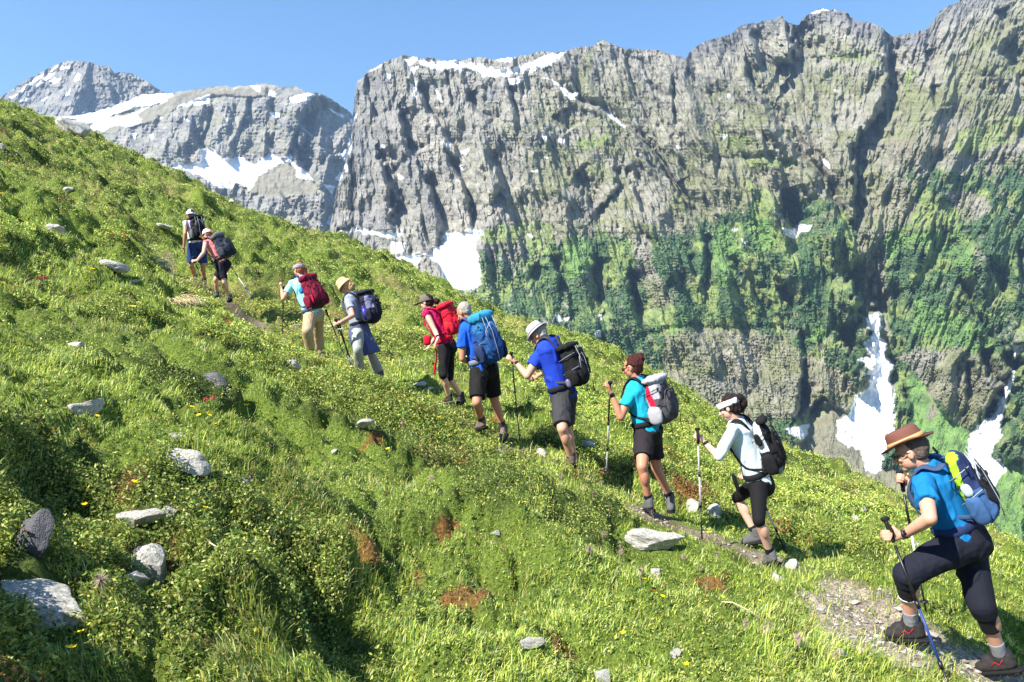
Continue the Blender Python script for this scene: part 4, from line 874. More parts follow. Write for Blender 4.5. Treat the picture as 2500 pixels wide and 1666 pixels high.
def headband(J, mat, z=.03, w=.030, name='headband', tiltf=0):
    k = J['k']; Fd, Hu, hr = J['Fd'], J['Hu'], J['hr']; Hu = (Hu + Fd * tiltf).normalized(); Fd = (Fd - Hu * Fd.dot(Hu)).normalized()
    C = J['head'] + Hu * z * k - Fd * .010 * k; s = Solid()
    s.tube([C + hr * (math.cos(t) * .089 * k) + Fd * (math.sin(t) * .107 * k) for t in [2 * math.pi * i / 36 for i in range(37)]], w * k, 10, .25, up=lambda p: p - C)
    return part(name, s, mat, J['root'], voxel=.006, iters=1, wr=.004, wscale=34)
def glasses(J, mat, shades=False):
    k = J['k']; Fd, Hu, hr = J['Fd'], J['Hu'], J['hr']; s = Solid(); C = J['head']
    for q in (-1, 1):
        c = C + hr * q * .033 * k - Hu * .004 * k + Fd * .102 * k
        if shades: s.rbox(c, (.029 * k, .004 * k, .020 * k), hr, Fd, Hu, 3, 8)
        else: s.tube([c + hr * math.cos(t) * .026 * k + Hu * math.sin(t) * .018 * k for t in [2 * math.pi * i / 16 for i in range(17)]], .0028 * k, 6)
        s.tube([c + hr * q * .026 * k, C + hr * q * .083 * k - Hu * .0 * k + Fd * .05 * k, C + hr * q * .084 * k + Fd * -.01 * k], .003 * k, 6)
    return link('glasses', s.mesh('glasses'), mat, J['root'], True, world=True)
def watch(J, s_, mat, w=.020, at=.10, name='watch'):
    S, E, W, hd = J['arms'][s_]; d = (W - E).normalized(); c = W - d * at * .3; s = Solid(); k = J['k']; s.cone(c - d * w * .6, c + d * w * .6, .031 * k, .029 * k, (0, 0)); x, y = _frame(d)
    s.rbox(c + Vector((-.3, -.8, .5)).normalized() * .030 * k, (.018 * k, .018 * k, .018 * k), x, y, d, 3, 8)
    return link(name, s.mesh(name), mat, J['root'], True, world=True)
# ------------------------------------------------------------------ trekking poles
def pole(top, tip, label, mats, group='trekking poles', grip=.13, strap=True, basket=True):
    """top and tip in space; its own thing"""
    top = Vector(top); tip = Vector(tip); root = empty('trekking_pole', tip); tag(root, label, 'trekking pole', group)
    d = tip - top; L = d.length; dn = d.normalized(); x, y = _frame(dn)
    segs = [(.0, grip + .03, .0165, GRIPM), (grip + .03, .42 * L, .0095, mats[0]), (.42 * L, .70 * L, .0085, mats[1]), (.70 * L, L, .0072, mats[2])]
    s = Solid(); s.cone(top, top + dn * grip, .017, .0145, (1, 1), mids=[(.2, .82), (.5, .95), (.8, .85)]); s.rbox(top - dn * .004, (.020, .026, .016), x, y, dn, 2.6, 8); link('grip', s.mesh('grip'), GRIPM, root, True, world=True)
    for a, b, r, m in segs[1:]:
        s = Solid(); s.cone(top + dn * a, top + dn * b, r, r * .97, (0, 0), n=10); link('shaft', s.mesh('shaft'), m, root, True, world=True)
    for q in (.42, .70):
        s = Solid(); s.cone(top + dn * (q * L - .025), top + dn * (q * L + .02), .0135, .0125, (0, 0), n=10)
        link('clamp', s.mesh('clamp'), PBLK, root, True, world=True)
    if basket:
        s = Solid(); s.cone(top + dn * (L - .085), top + dn * (L - .075), .026, .030, (0, 0), n=14); link('basket', s.mesh('basket'), PBLK, root, True, world=True)
    if strap:
        s = Solid(); s.tube([top + dn * .01, top + x * .03 + dn * .04, top + x * .035 + dn * .09, top + x * .012 + dn * .12, top + dn * .08 - x * .015], .008, 6, .25); link('wrist_strap', s.mesh('wrist_strap'), BLACK, root, True, world=True)
    return root
# ------------------------------------------------------------------ backpacks
def backpack(J, sp):
    """sits on the back between shoulders and waist; sizes in metres"""
    k = J['k']; U, L, Fw = J['U'], J['L'], J['Fw']; B = -Fw
    W, D, Hh = sp['size']; ang = sp.get('lean', 0.0)
    Z = (U + B * ang).normalized(); Yb = (B - Z * B.dot(Z)).normalized(); X = L
    base = J['P'] + U * sp.get('rise', .10) * k + B * (.118 * k * J['bulk'] + .012) + L * sp.get('shift', 0)
    C = base + Z * Hh / 2 + Yb * D / 2
    mw = Matrix((( X.x, Yb.x, Z.x, base.x), (X.y, Yb.y, Z.y, base.y), (X.z, Yb.z, Z.z, base.z), (0, 0, 0, 1)))
    root = empty('backpack', mat=mw); tag(root, sp['label'], 'backpack', 'backpacks on the walkers')
    vx = J['vox'] * .9
    def loc(x, y, z): return base + X * x * W / 2 + Yb * y * D + Z * z * Hh
    def pr(name, s, m, v=vx, **kw): return part(name, s, m, root, voxel=v, **kw)
    s = Solid(); s.rbox(loc(0, .5, .46), (W / 2, D / 2, Hh * .48), X, Yb, Z, sp.get('p', 3.2), 14, taper=sp.get('taper', .12)); s.rbox(loc(0, .62, .30), (W * .42, D * .50, Hh * .30), X, Yb, Z, 2.8, 12)
    main = pr('main_bag', s, sp['mat'], iters=1, wr=.013, wscale=11, seed=4)
    if sp.get('mat2'):
        f = sp['split']; iv = root.matrix_basis.inverted()
        def fn(c):
            q = iv @ c; return f(q.x / (W / 2), q.y / D, q.z / Hh)
        split_mat(main, sp['mat2'], fn)
    if sp.get('lid', True):
        s = Solid(); s.rbox(loc(0, .46, .93), (W * .48, D * .52, Hh * sp.get('lidh', .11) * .8), X, Yb, Z, 3.0, 12); pr('lid', s, sp.get('lidmat', sp['mat']), iters=1, wr=.012, wscale=13, seed=7)
    if sp.get('pocket', True):
        s = Solid(); s.rbox(loc(0, 1.08, .42), (W * .34, D * .16, Hh * .27), X, Yb, Z, 2.8, 12, taper=.15); pr('front_pocket', s, sp.get('pocketmat', sp['mat']), iters=1, wr=.006, wscale=14)
    for q in (1, -1):
        s = Solid(); s.rbox(loc(q * 1.0, .5, .22), (W * .11, D * .36, Hh * .19), X, Yb, Z, 2.8, 10, taper=-.1); pr('side_pocket', s, sp.get('sidemat', sp['mat']), iters=1, wr=.005, wscale=18)
    if sp.get('bottle'):
        s = Solid(); s.cone(loc(1.05, .45, .12), loc(1.08, .42, .46), .034, .033, (0, 0)); s.cone(loc(1.08, .42, .46), loc(1.08, .42, .52), .030, .016, (0, 0)); link('bottle', s.mesh('bottle'), sp['bottle'], root, True, world=True)
    # straps lie over each shoulder and come back under the arm
    for q, S in ((1, J['SL']), (-1, J['SR'])):
        a = loc(q * .45, .02, .86); shd = J['N'] + L * q * .098 * k; r = J['bulk']
        p = [a, shd - Fw * .085 * k - U * .02 * k, shd - Fw * .01 * k + U * .018 * k, shd + Fw * .085 * k * r - U * .045 * k, shd + Fw * .135 * k * r - U * .14 * k + L * q * .012, shd + Fw * .110 * k * r - U * .26 * k + L * q * .05 * k, J['P'] + U * .20 * k + L * q * .155 * k * r + Fw * .035 * k, loc(q * .95, .12, .16)]
        pts = []
        for i in range(len(p) - 1):
            for j in range(5):
                t = j / 5; p0 = p[max(i - 1, 0)]; p1 = p[i]; p2 = p[i + 1]; p3 = p[min(i + 2, len(p) - 1)]
                pts.append(.5 * ((2 * p1) + (p2 - p0) * t + (2 * p0 - 5 * p1 + 4 * p2 - p3) * t * t + (3 * p1 - p0 - 3 * p2 + p3) * t ** 3))
        pts.append(p[-1]); s = Solid(); n_ = len(pts); wd = [.030 if i < n_ * .62 else .014 for i in range(n_)]
        ax = lambda P_: P_ - (J['P'] + U * (P_ - J['P']).dot(U)) if (P_ - J['P']).dot(U) < .38 else (U * .8 + (P_ - J['N']) * .5)
        s.tube(pts, [w * k for w in wd], 8, .30, up=ax)
        link('shoulder_strap', s.mesh('shoulder_strap'), sp.get('strapmat', BLACK), root, True, world=True)
    s = Solid(); rb = J['bulk']
    s.tube([J['P'] + U * .09 * k + L * (math.sin(t) * .172 * k * rb) + Fw * (-math.cos(t) * .132 * k * rb) for t in [R(-320 + 16 * i) + R(160) for i in range(21)]], .032 * k, 8, .4, up=lambda P_: P_ - (J['P'] + U * .09 * k))
    link('hip_belt', s.mesh('hip_belt'), sp.get('beltmat', BLACK), root, True, world=True)
    runs = [[loc(q * .99, .05, z), loc(q * 1.06, .5, z + .05), loc(q * .80, 1.03, z + .1)] for q in (1, -1) for z in (.34, .66)] + [[loc(q * .45, 1.06, .90), loc(q * .47, 1.16, .60), loc(q * .44, 1.16, .25)] for q in (1, -1)] + [[loc(.15, 1.06, .90), loc(.12, 1.26, .60), loc(.14, 1.24, .22), loc(.10, 1.10, .0)]]
    for r_ in runs:
        s = Solid(); s.tube(r_, .006, 6, .5); link('compression_strap', s.mesh('compression_strap'), sp.get('webmat', BLACK), root, True, world=True)
    s = Solid(); s.tube([loc(-.62, 1.02, .30), loc(-.55, 1.12, .62), loc(0, 1.17, .78), loc(.55, 1.12, .62), loc(.62, 1.02, .30)], .0045, 6); link('zip', s.mesh('zip'), sp.get('webmat', BLACK), root, True, world=True)
    for q, z in ((.12, .62), (.46, .52), (-.46, .52), (.85, .74)):
        s = Solid(); s.rbox(loc(q, 1.22 if abs(q) < .8 else .9, z), (.013, .006, .017), X, Yb, Z, 4, 6); link('buckle', s.mesh('buckle'), PBLK, root, True, world=True)
    s = Solid(); s.tube([loc(-.10, .02, .97), loc(-.08, -.06, 1.06), loc(.08, -.06, 1.06), loc(.10, .02, .97)], .008, 6, .5); link('haul_loop', s.mesh('haul_loop'), BLACK, root, True, world=True)
    for (x, y, z, ln) in sp.get('tails', []):
        s = Solid(); a = loc(x, y, z); s.tube([a, a + Vector((.01, .01, -ln * .5)), a + Vector((.035, 0, -ln))], [.011, .010, .012], 6, .3); link('strap_end', s.mesh('strap_end'), BLACK, root, True, world=True)
    for (x, y, z, rx, ry, rz, m, nm) in sp.get('extra', []):
        s = Solid(); s.rbox(loc(x, y, z), (rx, ry, rz), X, Yb, Z, 2.6, 10); pr(nm, s, m, iters=1, wr=.004, wscale=20)
    return root, loc
# ------------------------------------------------------------------ stones, flowers, seed heads, dry stems
g6 = crop(0, 950, 2.19); g7 = crop(800, 1000, 2.354); g8 = crop(0, 450, 2.614); g9 = crop(1500, 1150, 2.941)
MARKS = [('the man in the brown hat', 2340, 1350), ('the woman with the white headband', 1830, 1180), ('the woman with the auburn bun', 1590, 1060), ('the man in the grey trilby', 1370, 970), ('the bareheaded man', 1190, 920), ('the woman in the olive cap', 1080, 860), ('the woman in the straw hat', 880, 800), ('the woman with the maroon backpack', 760, 740), ('the woman in pink', 545, 660), ('the leading walker', 480, 600),
         ('the largest pale boulder', 100, 1475), ('the dark rounded boulder', 361, 1393), ('the shaded slab', 80, 1300), ('the long flat pale rock', 1588, 1312), ('the wide lichened stone', 450, 1128), ('the boulder on the skyline', 181, 311), ('the upper orange moss patch', 930, 1360), ('the lower orange moss patch', 1135, 1462), ('the bottom edge centre', 1250, 1666), ('the bottom left corner', 0, 1666)]
USED = {}
def where(px, py, skip=None):
    best = sorted((math.hypot(px - a, py - b), n, a, b) for n, a, b in MARKS if n != skip)[0]
    d, n, a, b = best; dx, dy = px - a, py - b; ang = math.degrees(math.atan2(-dy, dx)) % 360
    w = ['right of', 'up and right of', 'above', 'up and left of', 'left of', 'down and left of', 'below', 'down and right of'][int((ang + 22.5) // 45) % 8]
    dist = 'just' if d < 75 else ('close' if d < 150 else ('some way' if d < 280 else 'well'))
    return f'{dist} {w} {n}'
def unique(desc, px, py, skip=None):
    base = f'{desc} {where(px, py, skip)}'
    k = USED.get(base, 0); USED[base] = k + 1
    return base if not k else f'{["second", "third", "fourth", "fifth", "sixth", "seventh"][k - 1]} {desc} {where(px, py, skip)}'
# --- stones
sm_, snt, sb_ = new_mat('lichened_stone')
tc = snt.nodes.new('ShaderNodeTexCoord'); n1 = snt.nodes.new('ShaderNodeTexNoise'); n1.inputs['Scale'].default_value = 9; n1.inputs['Detail'].default_value = 12; n1.inputs['Roughness'].default_value = .7
n2 = snt.nodes.new('ShaderNodeTexNoise'); n2.inputs['Scale'].default_value = 28; n2.inputs['Detail'].default_value = 8
cr = snt.nodes.new('ShaderNodeValToRGB'); cr.color_ramp.elements[0].position = .32; cr.color_ramp.elements[0].color = (*rgb(104, 102, 98), 1); cr.color_ramp.elements[1].position = .62; cr.color_ramp.elements[1].color = (*rgb(204, 200, 190), 1)
e_ = cr.color_ramp.elements.new(.48); e_.color = (*rgb(164, 160, 152), 1)
cr2 = snt.nodes.new('ShaderNodeValToRGB'); cr2.color_ramp.elements[0].position = .56; cr2.color_ramp.elements[0].color = (0, 0, 0, 1); cr2.color_ramp.elements[1].position = .64; cr2.color_ramp.elements[1].color = (1, 1, 1, 1)
mx = snt.nodes.new('ShaderNodeMix'); mx.data_type = 'RGBA'; mx.inputs['B'].default_value = (*rgb(158, 160, 126), 1)
for n in (n1, n2): snt.links.new(tc.outputs['Object'], n.inputs['Vector'])
snt.links.new(n1.outputs['Fac'], cr.inputs['Fac']); snt.links.new(n2.outputs['Fac'], cr2.inputs['Fac']); snt.links.new(cr.outputs[0], mx.inputs['A']); snt.links.new(cr2.outputs[0], mx.inputs['Factor']); snt.links.new(mx.outputs['Result'], sb_.inputs['Base Color'])
bp = snt.nodes.new('ShaderNodeBump'); bp.inputs['Strength'].default_value = .8; bp.inputs['Distance'].default_value = .02; snt.links.new(n1.outputs['Fac'], bp.inputs['Height']); snt.links.new(bp.outputs['Normal'], sb_.inputs['Normal']); sb_.inputs['Roughness'].default_value = .92
STONE = sm_
def stone_mesh(name, seed, rough=1.0, sub=4):
    bm = bmesh.new(); bmesh.ops.create_icosphere(bm, subdivisions=sub, radius=1); rg = np.random.default_rng(seed)
    co = np.array([v.co[:] for v in bm.verts])
    for _ in range(13):                                            # flat cleaved faces
        d = rg.normal(0, 1, 3); d /= np.linalg.norm(d); c = rg.uniform(.42, .85); p = co @ d; m = p > c; co[m] -= np.outer(p[m] - c, d) * .92
    r = 1 + noise3(co, 1.3, seed) * .26 * rough + noise3(co, 3.6, seed + 1) * .07 * rough + noise3(co, 9.0, seed + 2) * .03
    co *= r[:, None]
    for v, c in zip(bm.verts, co): v.co = c
    me = bpy.data.meshes.new(name); bm.to_mesh(me); bm.free(); return me
def stone(px, py, w, h, desc, seed, tilt=0, name='stone', depth=None, label=None, dark=None):
    Y = hit(px, py + h * .25); x = (px - CX) / F * Y; z = ground(x, Y); s = Y / F
    me = stone_mesh(name, seed); o = link(name, me, dark or STONE)
    for p in me.polygons: p.use_smooth = False
    rz = random.uniform(-.3, .3)
    o.scale = (w * s * .56, (depth or w * .75) * s * .6, h * s * .62)
    o.rotation_euler = (random.uniform(-.1, .1), R(tilt), rz); o.location = (x, Y, z + h * s * .12)
    tag(o, label or unique(desc, px, py, None), 'rock' if w > 60 else 'stone', 'stones lying in the hillside turf')
    CLEAR.append((x, Y, w * s * .42))
    return o
DK = cloth('stone_shade_painted', rgb(96, 96, 100), .9, .3, 12, .8)  # darker stone with its shade painted into the colour
stone(92, 1470, 260, 128, '', 3, 3, 'boulder', 150, 'largest pale boulder with a smooth top at the lower left edge'); stone(361, 1400, 150, 140, '', 5, -18, 'boulder', 90, 'dark rounded boulder with a hooked top beside the pale boulder'); stone(310, 1432, 110, 60, '', 55, -20, 'boulder', 60, 'low dark grey rock tapering away left of the dark rounded boulder')
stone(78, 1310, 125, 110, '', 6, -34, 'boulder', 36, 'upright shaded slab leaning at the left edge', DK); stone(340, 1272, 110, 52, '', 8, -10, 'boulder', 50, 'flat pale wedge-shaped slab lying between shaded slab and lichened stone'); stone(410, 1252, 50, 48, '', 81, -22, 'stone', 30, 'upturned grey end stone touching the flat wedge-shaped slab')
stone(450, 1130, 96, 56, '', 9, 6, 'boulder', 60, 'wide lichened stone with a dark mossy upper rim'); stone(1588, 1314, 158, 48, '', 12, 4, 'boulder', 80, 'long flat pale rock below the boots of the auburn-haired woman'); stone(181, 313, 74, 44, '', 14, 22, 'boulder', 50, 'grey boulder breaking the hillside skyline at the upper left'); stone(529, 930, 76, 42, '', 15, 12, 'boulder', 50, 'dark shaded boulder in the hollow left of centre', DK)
RK = [(433, 1066, 46, 28), (217, 1000, 84, 42), (658, 1295, 30, 26), (592, 1184, 24, 22), (818, 1110, 20, 15), (886, 1047, 50, 26), (25, 1658, 60, 30), (1603, 1398, 44, 30), (1295, 1569, 64, 26), (1220, 1102, 36, 28), (1325, 1108, 36, 20), (1437, 1084, 42, 14), (1467, 1652, 62, 34), (1650, 1598, 28, 22), (1213, 1306, 26, 14), (170, 470, 28, 18), (134, 562, 62, 26), (281, 657, 74, 28), (397, 566, 42, 18), (190, 844, 54, 28), (716, 890, 42, 26), (565, 500, 14, 8), (725, 800, 20, 12), (5, 368, 20, 14), (1896, 1411, 42, 38), (1743, 1257, 46, 32), (1690, 1238, 38, 34), (2090, 1268, 30, 11), (2108, 1246, 17, 13), (2029, 1305, 18, 14), (1940, 1376, 46, 30), (2051, 1595, 42, 16), (2250, 1597, 34, 16), (2088, 1470, 28, 15), (2008, 1489, 26, 11), (830, 805, 26, 18), (800, 800, 18, 12), (850, 868, 24, 14), (1030, 942, 40, 14), (1050, 950, 30, 12), (1150, 905, 18, 9), (960, 862, 26, 8), (2130, 1235, 14, 9), (2150, 1262, 18, 9), (1820, 1200, 14, 9), (2240, 1330, 14, 8), (1560, 1225, 16, 9), (330, 690, 18, 12), (95, 690, 14, 9), (2370, 1560, 22, 9), (2440, 1540, 20, 8), (2160, 1505, 18, 9)]
for i, (a, b, w, h) in enumerate(RK):
    stone(a, b, w, h, ('sizeable' if w > 60 else 'mid-sized' if w > 34 else 'small' if w > 18 else 'tiny') + (' flat' if h < w * .45 else '') + ' grey stone', 40 + i, random.uniform(-14, 18))
# ------------------------------------------------------------------ hillside sheet
GREEN1 = np.array(rgb(98, 116, 44)); GREEN2 = np.array(rgb(70, 84, 36)); SOIL = np.array(rgb(96, 80, 58)); GRAVEL = np.array(rgb(168, 156, 138)); OCHRE = np.array(rgb(160, 112, 64)); STRAW = np.array(rgb(176, 164, 104))
def trail_mask(x, y):
    d, _, par = segdist(x + fbm(x * 1.7, y * 1.7, 3, 7) * .35, y + fbm(x * 1.7, y * 1.7, 3, 8) * .35, TRAIL)
    w = np.interp(y, [4, 5.2, 6.4, 7.5, 12, 18], [.68, .55, .42, .40, .46, .55])
    return sst(w, w * .45, d) * np.clip(sst(6.8, 5.4, y) + .25 + sst(-.2, .2, fbm(x * 1.1, y * 1.1, 3, 9)) * .75, 0, 1), par
SPOTW = []
for (px, py, r) in [(930, 1360, .22), (1135, 1462, .20), (910, 1075, .14), (1680, 1205, .30), (1760, 1235, .28), (1380, 1600, .10), (1740, 1430, .10), (1970, 1560, .12), (330, 1190, .12), (1100, 1300, .08), (420, 1380, .08)]:
    Y = hit(px, py); SPOTW.append(((px - CX) / F * Y, Y, r))
def ochre(x, y):
    m = np.zeros(x.shape); w = fbm(x * 7, y * 7, 3, 17) * .14
    for (sx, sy, r) in SPOTW: m = np.maximum(m, sst(r * 1.1, r * .5, np.hypot(x - sx, y - sy) + w))
    return m
def ground_color(x, y):
    n = fbm(x * 3, y * 3, 4, 31)[..., None]; p = patch(x, y)[..., None]
    C = GREEN1 * (1 - p) + GREEN2 * p
    C = C * (1 + .3 * n)
    C = mixc(C, OCHRE * .55, ochre(x, y) * .9)
    far = sst(8, 20, np.hypot(x, y))[..., None]
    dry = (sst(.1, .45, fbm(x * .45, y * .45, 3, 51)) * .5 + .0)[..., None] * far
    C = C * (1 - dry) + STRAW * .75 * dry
    m, _ = trail_mask(x, y)
    g = sst(6.8, 5.2, y) * .6 + .2 + .35 * sst(.0, .4, fbm(x * 2, y * 2, 3, 53))
    tc = mixc(np.broadcast_to(SOIL, C.shape).copy(), GRAVEL, np.clip(g, 0, 1)) * (1 + .3 * fbm(x * 14, y * 14, 3, 57)[..., None])
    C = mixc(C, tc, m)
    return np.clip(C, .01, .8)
ys = np.concatenate([np.array([-60, -25, -10, -4, -1.5, 0, .6]), np.exp(np.linspace(math.log(1.0), math.log(75), 900)), np.array([90, 120, 170, 240])])
ts = np.concatenate([np.linspace(-2.6, -.85, 50, endpoint=False), np.linspace(-.85, .85, 760), np.linspace(.87, 2.4, 40)])
XX = ts[None, :] * np.sqrt(ys[:, None].clip(0) ** 2 + 1.2) * 1.0; YY = np.broadcast_to(ys[:, None], XX.shape).copy()
XX = XX + np.where(ys[:, None] < 0, np.sign(ts[None, :]) * np.abs(ts[None, :]) * -ys[:, None] * .6, 0)
ZZ = height(XX, YY)
gm = grid_mesh('ground', np.stack([XX, YY, ZZ], -1), len(ys), len(ts)); vcol(gm, 'Col', ground_color(XX, YY))
ground_mat = attr_mat('ground_soil', 'Col', rough=.95, nscale=45, namt=.65, bump=1.0, bdist=.05, detail=10)
tag(link('ground', gm, ground_mat), 'steep grassy alpine hillside crossed by a narrow path', 'ground', kind='structure')

# ------------------------------------------------------------------ grass blades and shrub leaves (uncountable: one object each)
G_BR = np.array([rgb(212, 218, 104), rgb(194, 206, 88), rgb(166, 186, 76), rgb(84, 122, 50), rgb(206, 214, 150), rgb(164, 176, 74), rgb(110, 150, 60)])
G_SH = np.array([rgb(158, 166, 76), rgb(122, 138, 58), rgb(86, 106, 48), rgb(180, 184, 92), rgb(128, 132, 62), rgb(106, 140, 56)])
def sample_points(n, y0, y1, pw, tmax=.80):
    u = RNG.random(n); a = 1 - pw
    y = (y0 ** a + (y1 ** a - y0 ** a) * u) ** (1 / a)
    t = (RNG.random(n) * 2 - 1) * tmax
    return t * y, y
def blades(name, n, y0, y1, pw, hfn, wfn, seed, label, mat, keepfn, colfn, lean=.5):
    x, y = sample_points(n, y0, y1, pw)
    k = keepfn(x, y); x, y = x[k], y[k]; n = len(x)
    z = height(x, y)
    h = hfn(x, y, n) * (.65 + .75 * sst(-.2, .5, clump(x, y))); w = wfn(x, y, n)
    ang = RNG.random(n) * 2 * math.pi; cx, sx = np.cos(ang), np.sin(ang)
    la = RNG.normal(0, 1, n) * .9 + noise(x * 1.2, y * 1.2, seed) * 2.5 - .4
    lm = np.abs(RNG.normal(lean, .3, n)).clip(0, 1.3) * h
    lx, ly = np.cos(la) * lm, np.sin(la) * lm
    b = np.stack([x, y, z - .01], -1); side = np.stack([cx * w, sx * w, np.zeros(n)], -1) * .5
    mid = b + np.stack([lx * .33, ly * .33, h * .62], -1); tip = b + np.stack([lx, ly, h * (1 - .25 * (lm / h) ** 2)], -1)
    V = np.stack([b - side, b + side, mid + side * .75, mid - side * .75, tip], 1).reshape(-1, 3)
    i = np.arange(n)[:, None] * 5
    loops = np.concatenate([i, i + 1, i + 2, i + 3, i + 3, i + 2, i + 4], 1).reshape(-1); sizes = np.tile([4, 3], n)
    me = np_mesh(name, V, loops, sizes)
    C = colfn(x, y, n)
    vcol(me, 'Col', np.repeat(C, 5, 0))
    return tag(link(name, me, mat, sm=False), label, 'grass', kind='stuff')
def leaves(name, n, y0, y1, pw, sfn, hfn, label, mat, keepfn, colfn, cat='shrubs'):
    x, y = sample_points(n, y0, y1, pw)
    k = keepfn(x, y); x, y = x[k], y[k]; n = len(x)
    z = height(x, y) + hfn(x, y, n)
    s = sfn(x, y, n)
    d = RNG.normal(0, 1, (n, 3)); d[:, 2] = np.abs(d[:, 2]) * .7 + .1; d /= np.linalg.norm(d, axis=1, keepdims=True)
    nn = RNG.normal(0, 1, (n, 3)) + np.array([0, 0, .9]); sd = np.cross(d, nn); sd /= np.linalg.norm(sd, axis=1, keepdims=True) + 1e-6
    c = np.stack([x, y, z], -1); s = s[:, None]
    V = np.stack([c - d * s * .5, c + sd * s * .24, c + d * s * .5, c - sd * s * .24], 1).reshape(-1, 3)
    me = np_mesh(name, V, np.arange(n * 4), np.full(n, 4))
    vcol(me, 'Col', np.repeat(colfn(x, y, n), 4, 0))
    return tag(link(name, me, mat, sm=False), label, cat, kind='stuff')
def pick(pal, n, bias=None):
    i = RNG.integers(0, len(pal), n); c = pal[i]
    return c * RNG.uniform(.75, 1.2, (n, 1))
def stones_clear(x, y, k=.8):
    m = np.ones(x.shape, bool)
    for (rx, ry, rr) in CLEAR: m &= ((x - rx) ** 2 + (y - ry) ** 2) > (rr * k) ** 2
    return m
def clump(x, y):
    q = fbm(x * .9, y * .9, 2, 19) * .8
    return noise(x * 6.5 + q, y * 6.5, 20) * .6 + noise(x * 14, y * 14 + q, 21) * .4 + noise(x * 2.1, y * 2.1, 22) * .25
def keep_grass(x, y):
    m, _ = trail_mask(x, y); p = patch(x, y)
    return (RNG.random(len(x)) > ochre(x, y) * .75) & (RNG.random(len(x)) > m * .9) & (RNG.random(len(x)) > p * .6) & (RNG.random(len(x)) < .38 + sst(-.35, .1, clump(x, y))) & stones_clear(x, y)
def keep_shrub(x, y):
    m, _ = trail_mask(x, y); p = patch(x, y)
    return (RNG.random(len(x)) > m * 1.1) & (RNG.random(len(x)) < .16 + p * .84) & (RNG.random(len(x)) < .35 + sst(-.30, .12, clump(x + 9, y))) & stones_clear(x, y)
def col_grass(x, y, n):
    c = pick(G_BR, n); f = fbm(x * .9, y * .9, 3, 91)
    dark = sst(.0, .5, f)[:, None]; c = c * (1 - .35 * dark)
    st = (RNG.random(n) < .04 + .18 * sst(.05, .5, fbm(x * .7, y * .7, 3, 95)) )[:, None]
    c = np.where(st, np.array(rgb(196, 186, 124)) * RNG.uniform(.7, 1.1, (n, 1)), c)
    return c
def col_shrub(x, y, n):
    c = pick(G_SH, n)
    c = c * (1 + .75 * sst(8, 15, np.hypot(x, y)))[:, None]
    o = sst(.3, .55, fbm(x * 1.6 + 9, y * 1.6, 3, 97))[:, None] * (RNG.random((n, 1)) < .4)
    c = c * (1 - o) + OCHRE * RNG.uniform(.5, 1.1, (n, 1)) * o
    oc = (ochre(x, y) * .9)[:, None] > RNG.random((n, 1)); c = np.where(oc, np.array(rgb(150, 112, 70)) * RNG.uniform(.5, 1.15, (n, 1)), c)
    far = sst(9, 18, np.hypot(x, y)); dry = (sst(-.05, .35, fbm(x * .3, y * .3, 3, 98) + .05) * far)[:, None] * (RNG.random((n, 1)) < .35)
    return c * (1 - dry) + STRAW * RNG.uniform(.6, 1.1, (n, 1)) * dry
grass_mat = attr_mat('grass_blade', 'Col', rough=.55, nscale=3, namt=.12, bump=0, transl=.32, spec=.4)
leaf_mat = attr_mat('shrub_leaf', 'Col', rough=.5, nscale=3, namt=.12, bump=0, transl=.28, spec=.35)
Q = 1.0
blades('grass', int(850000 * Q), 1.5, 9, 1.8, lambda x, y, n: RNG.gamma(5, .0085, n).clip(.015, .12) * (.68 + .85 * sst(0.05, .5, fbm(x * 1.2, y * 1.2, 3, 93))), lambda x, y, n: RNG.uniform(.003, .006, n) * (1 + y * .06), 5, 'short green alpine grass in the near foreground', grass_mat, keep_grass, col_grass)
blades('meadow_grass', int(420000 * Q), 8, 60, 1.55, lambda x, y, n: RNG.gamma(5, .010, n).clip(.02, .12) * (1 + y * .015), lambda x, y, n: RNG.uniform(.003, .006, n) * (1 + y * .13), 6, 'green grass covering the far slope up to its skyline', grass_mat, keep_grass, col_grass)
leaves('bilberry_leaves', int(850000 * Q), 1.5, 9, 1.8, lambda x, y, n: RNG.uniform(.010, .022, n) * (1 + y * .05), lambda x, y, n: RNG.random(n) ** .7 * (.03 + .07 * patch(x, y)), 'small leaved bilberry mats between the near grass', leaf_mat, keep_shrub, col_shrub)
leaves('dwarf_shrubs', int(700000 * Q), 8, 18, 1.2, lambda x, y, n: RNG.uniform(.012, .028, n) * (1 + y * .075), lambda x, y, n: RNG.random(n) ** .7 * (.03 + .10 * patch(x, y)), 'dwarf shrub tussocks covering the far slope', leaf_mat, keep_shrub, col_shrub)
leaves('far_shrubs', int(900000 * Q), 16, 58, .7, lambda x, y, n: RNG.uniform(.7, 1.5, n) * .0016 * y, lambda x, y, n: RNG.random(n) ** .7 * .10, 'low shrubs and turf on the farthest part of the slope', leaf_mat, lambda x, y: np.ones(x.shape, bool), lambda x, y, n: np.where((patch(x, y) > RNG.random(n))[:, None], col_shrub(x, y, n), col_grass(x, y, n)))
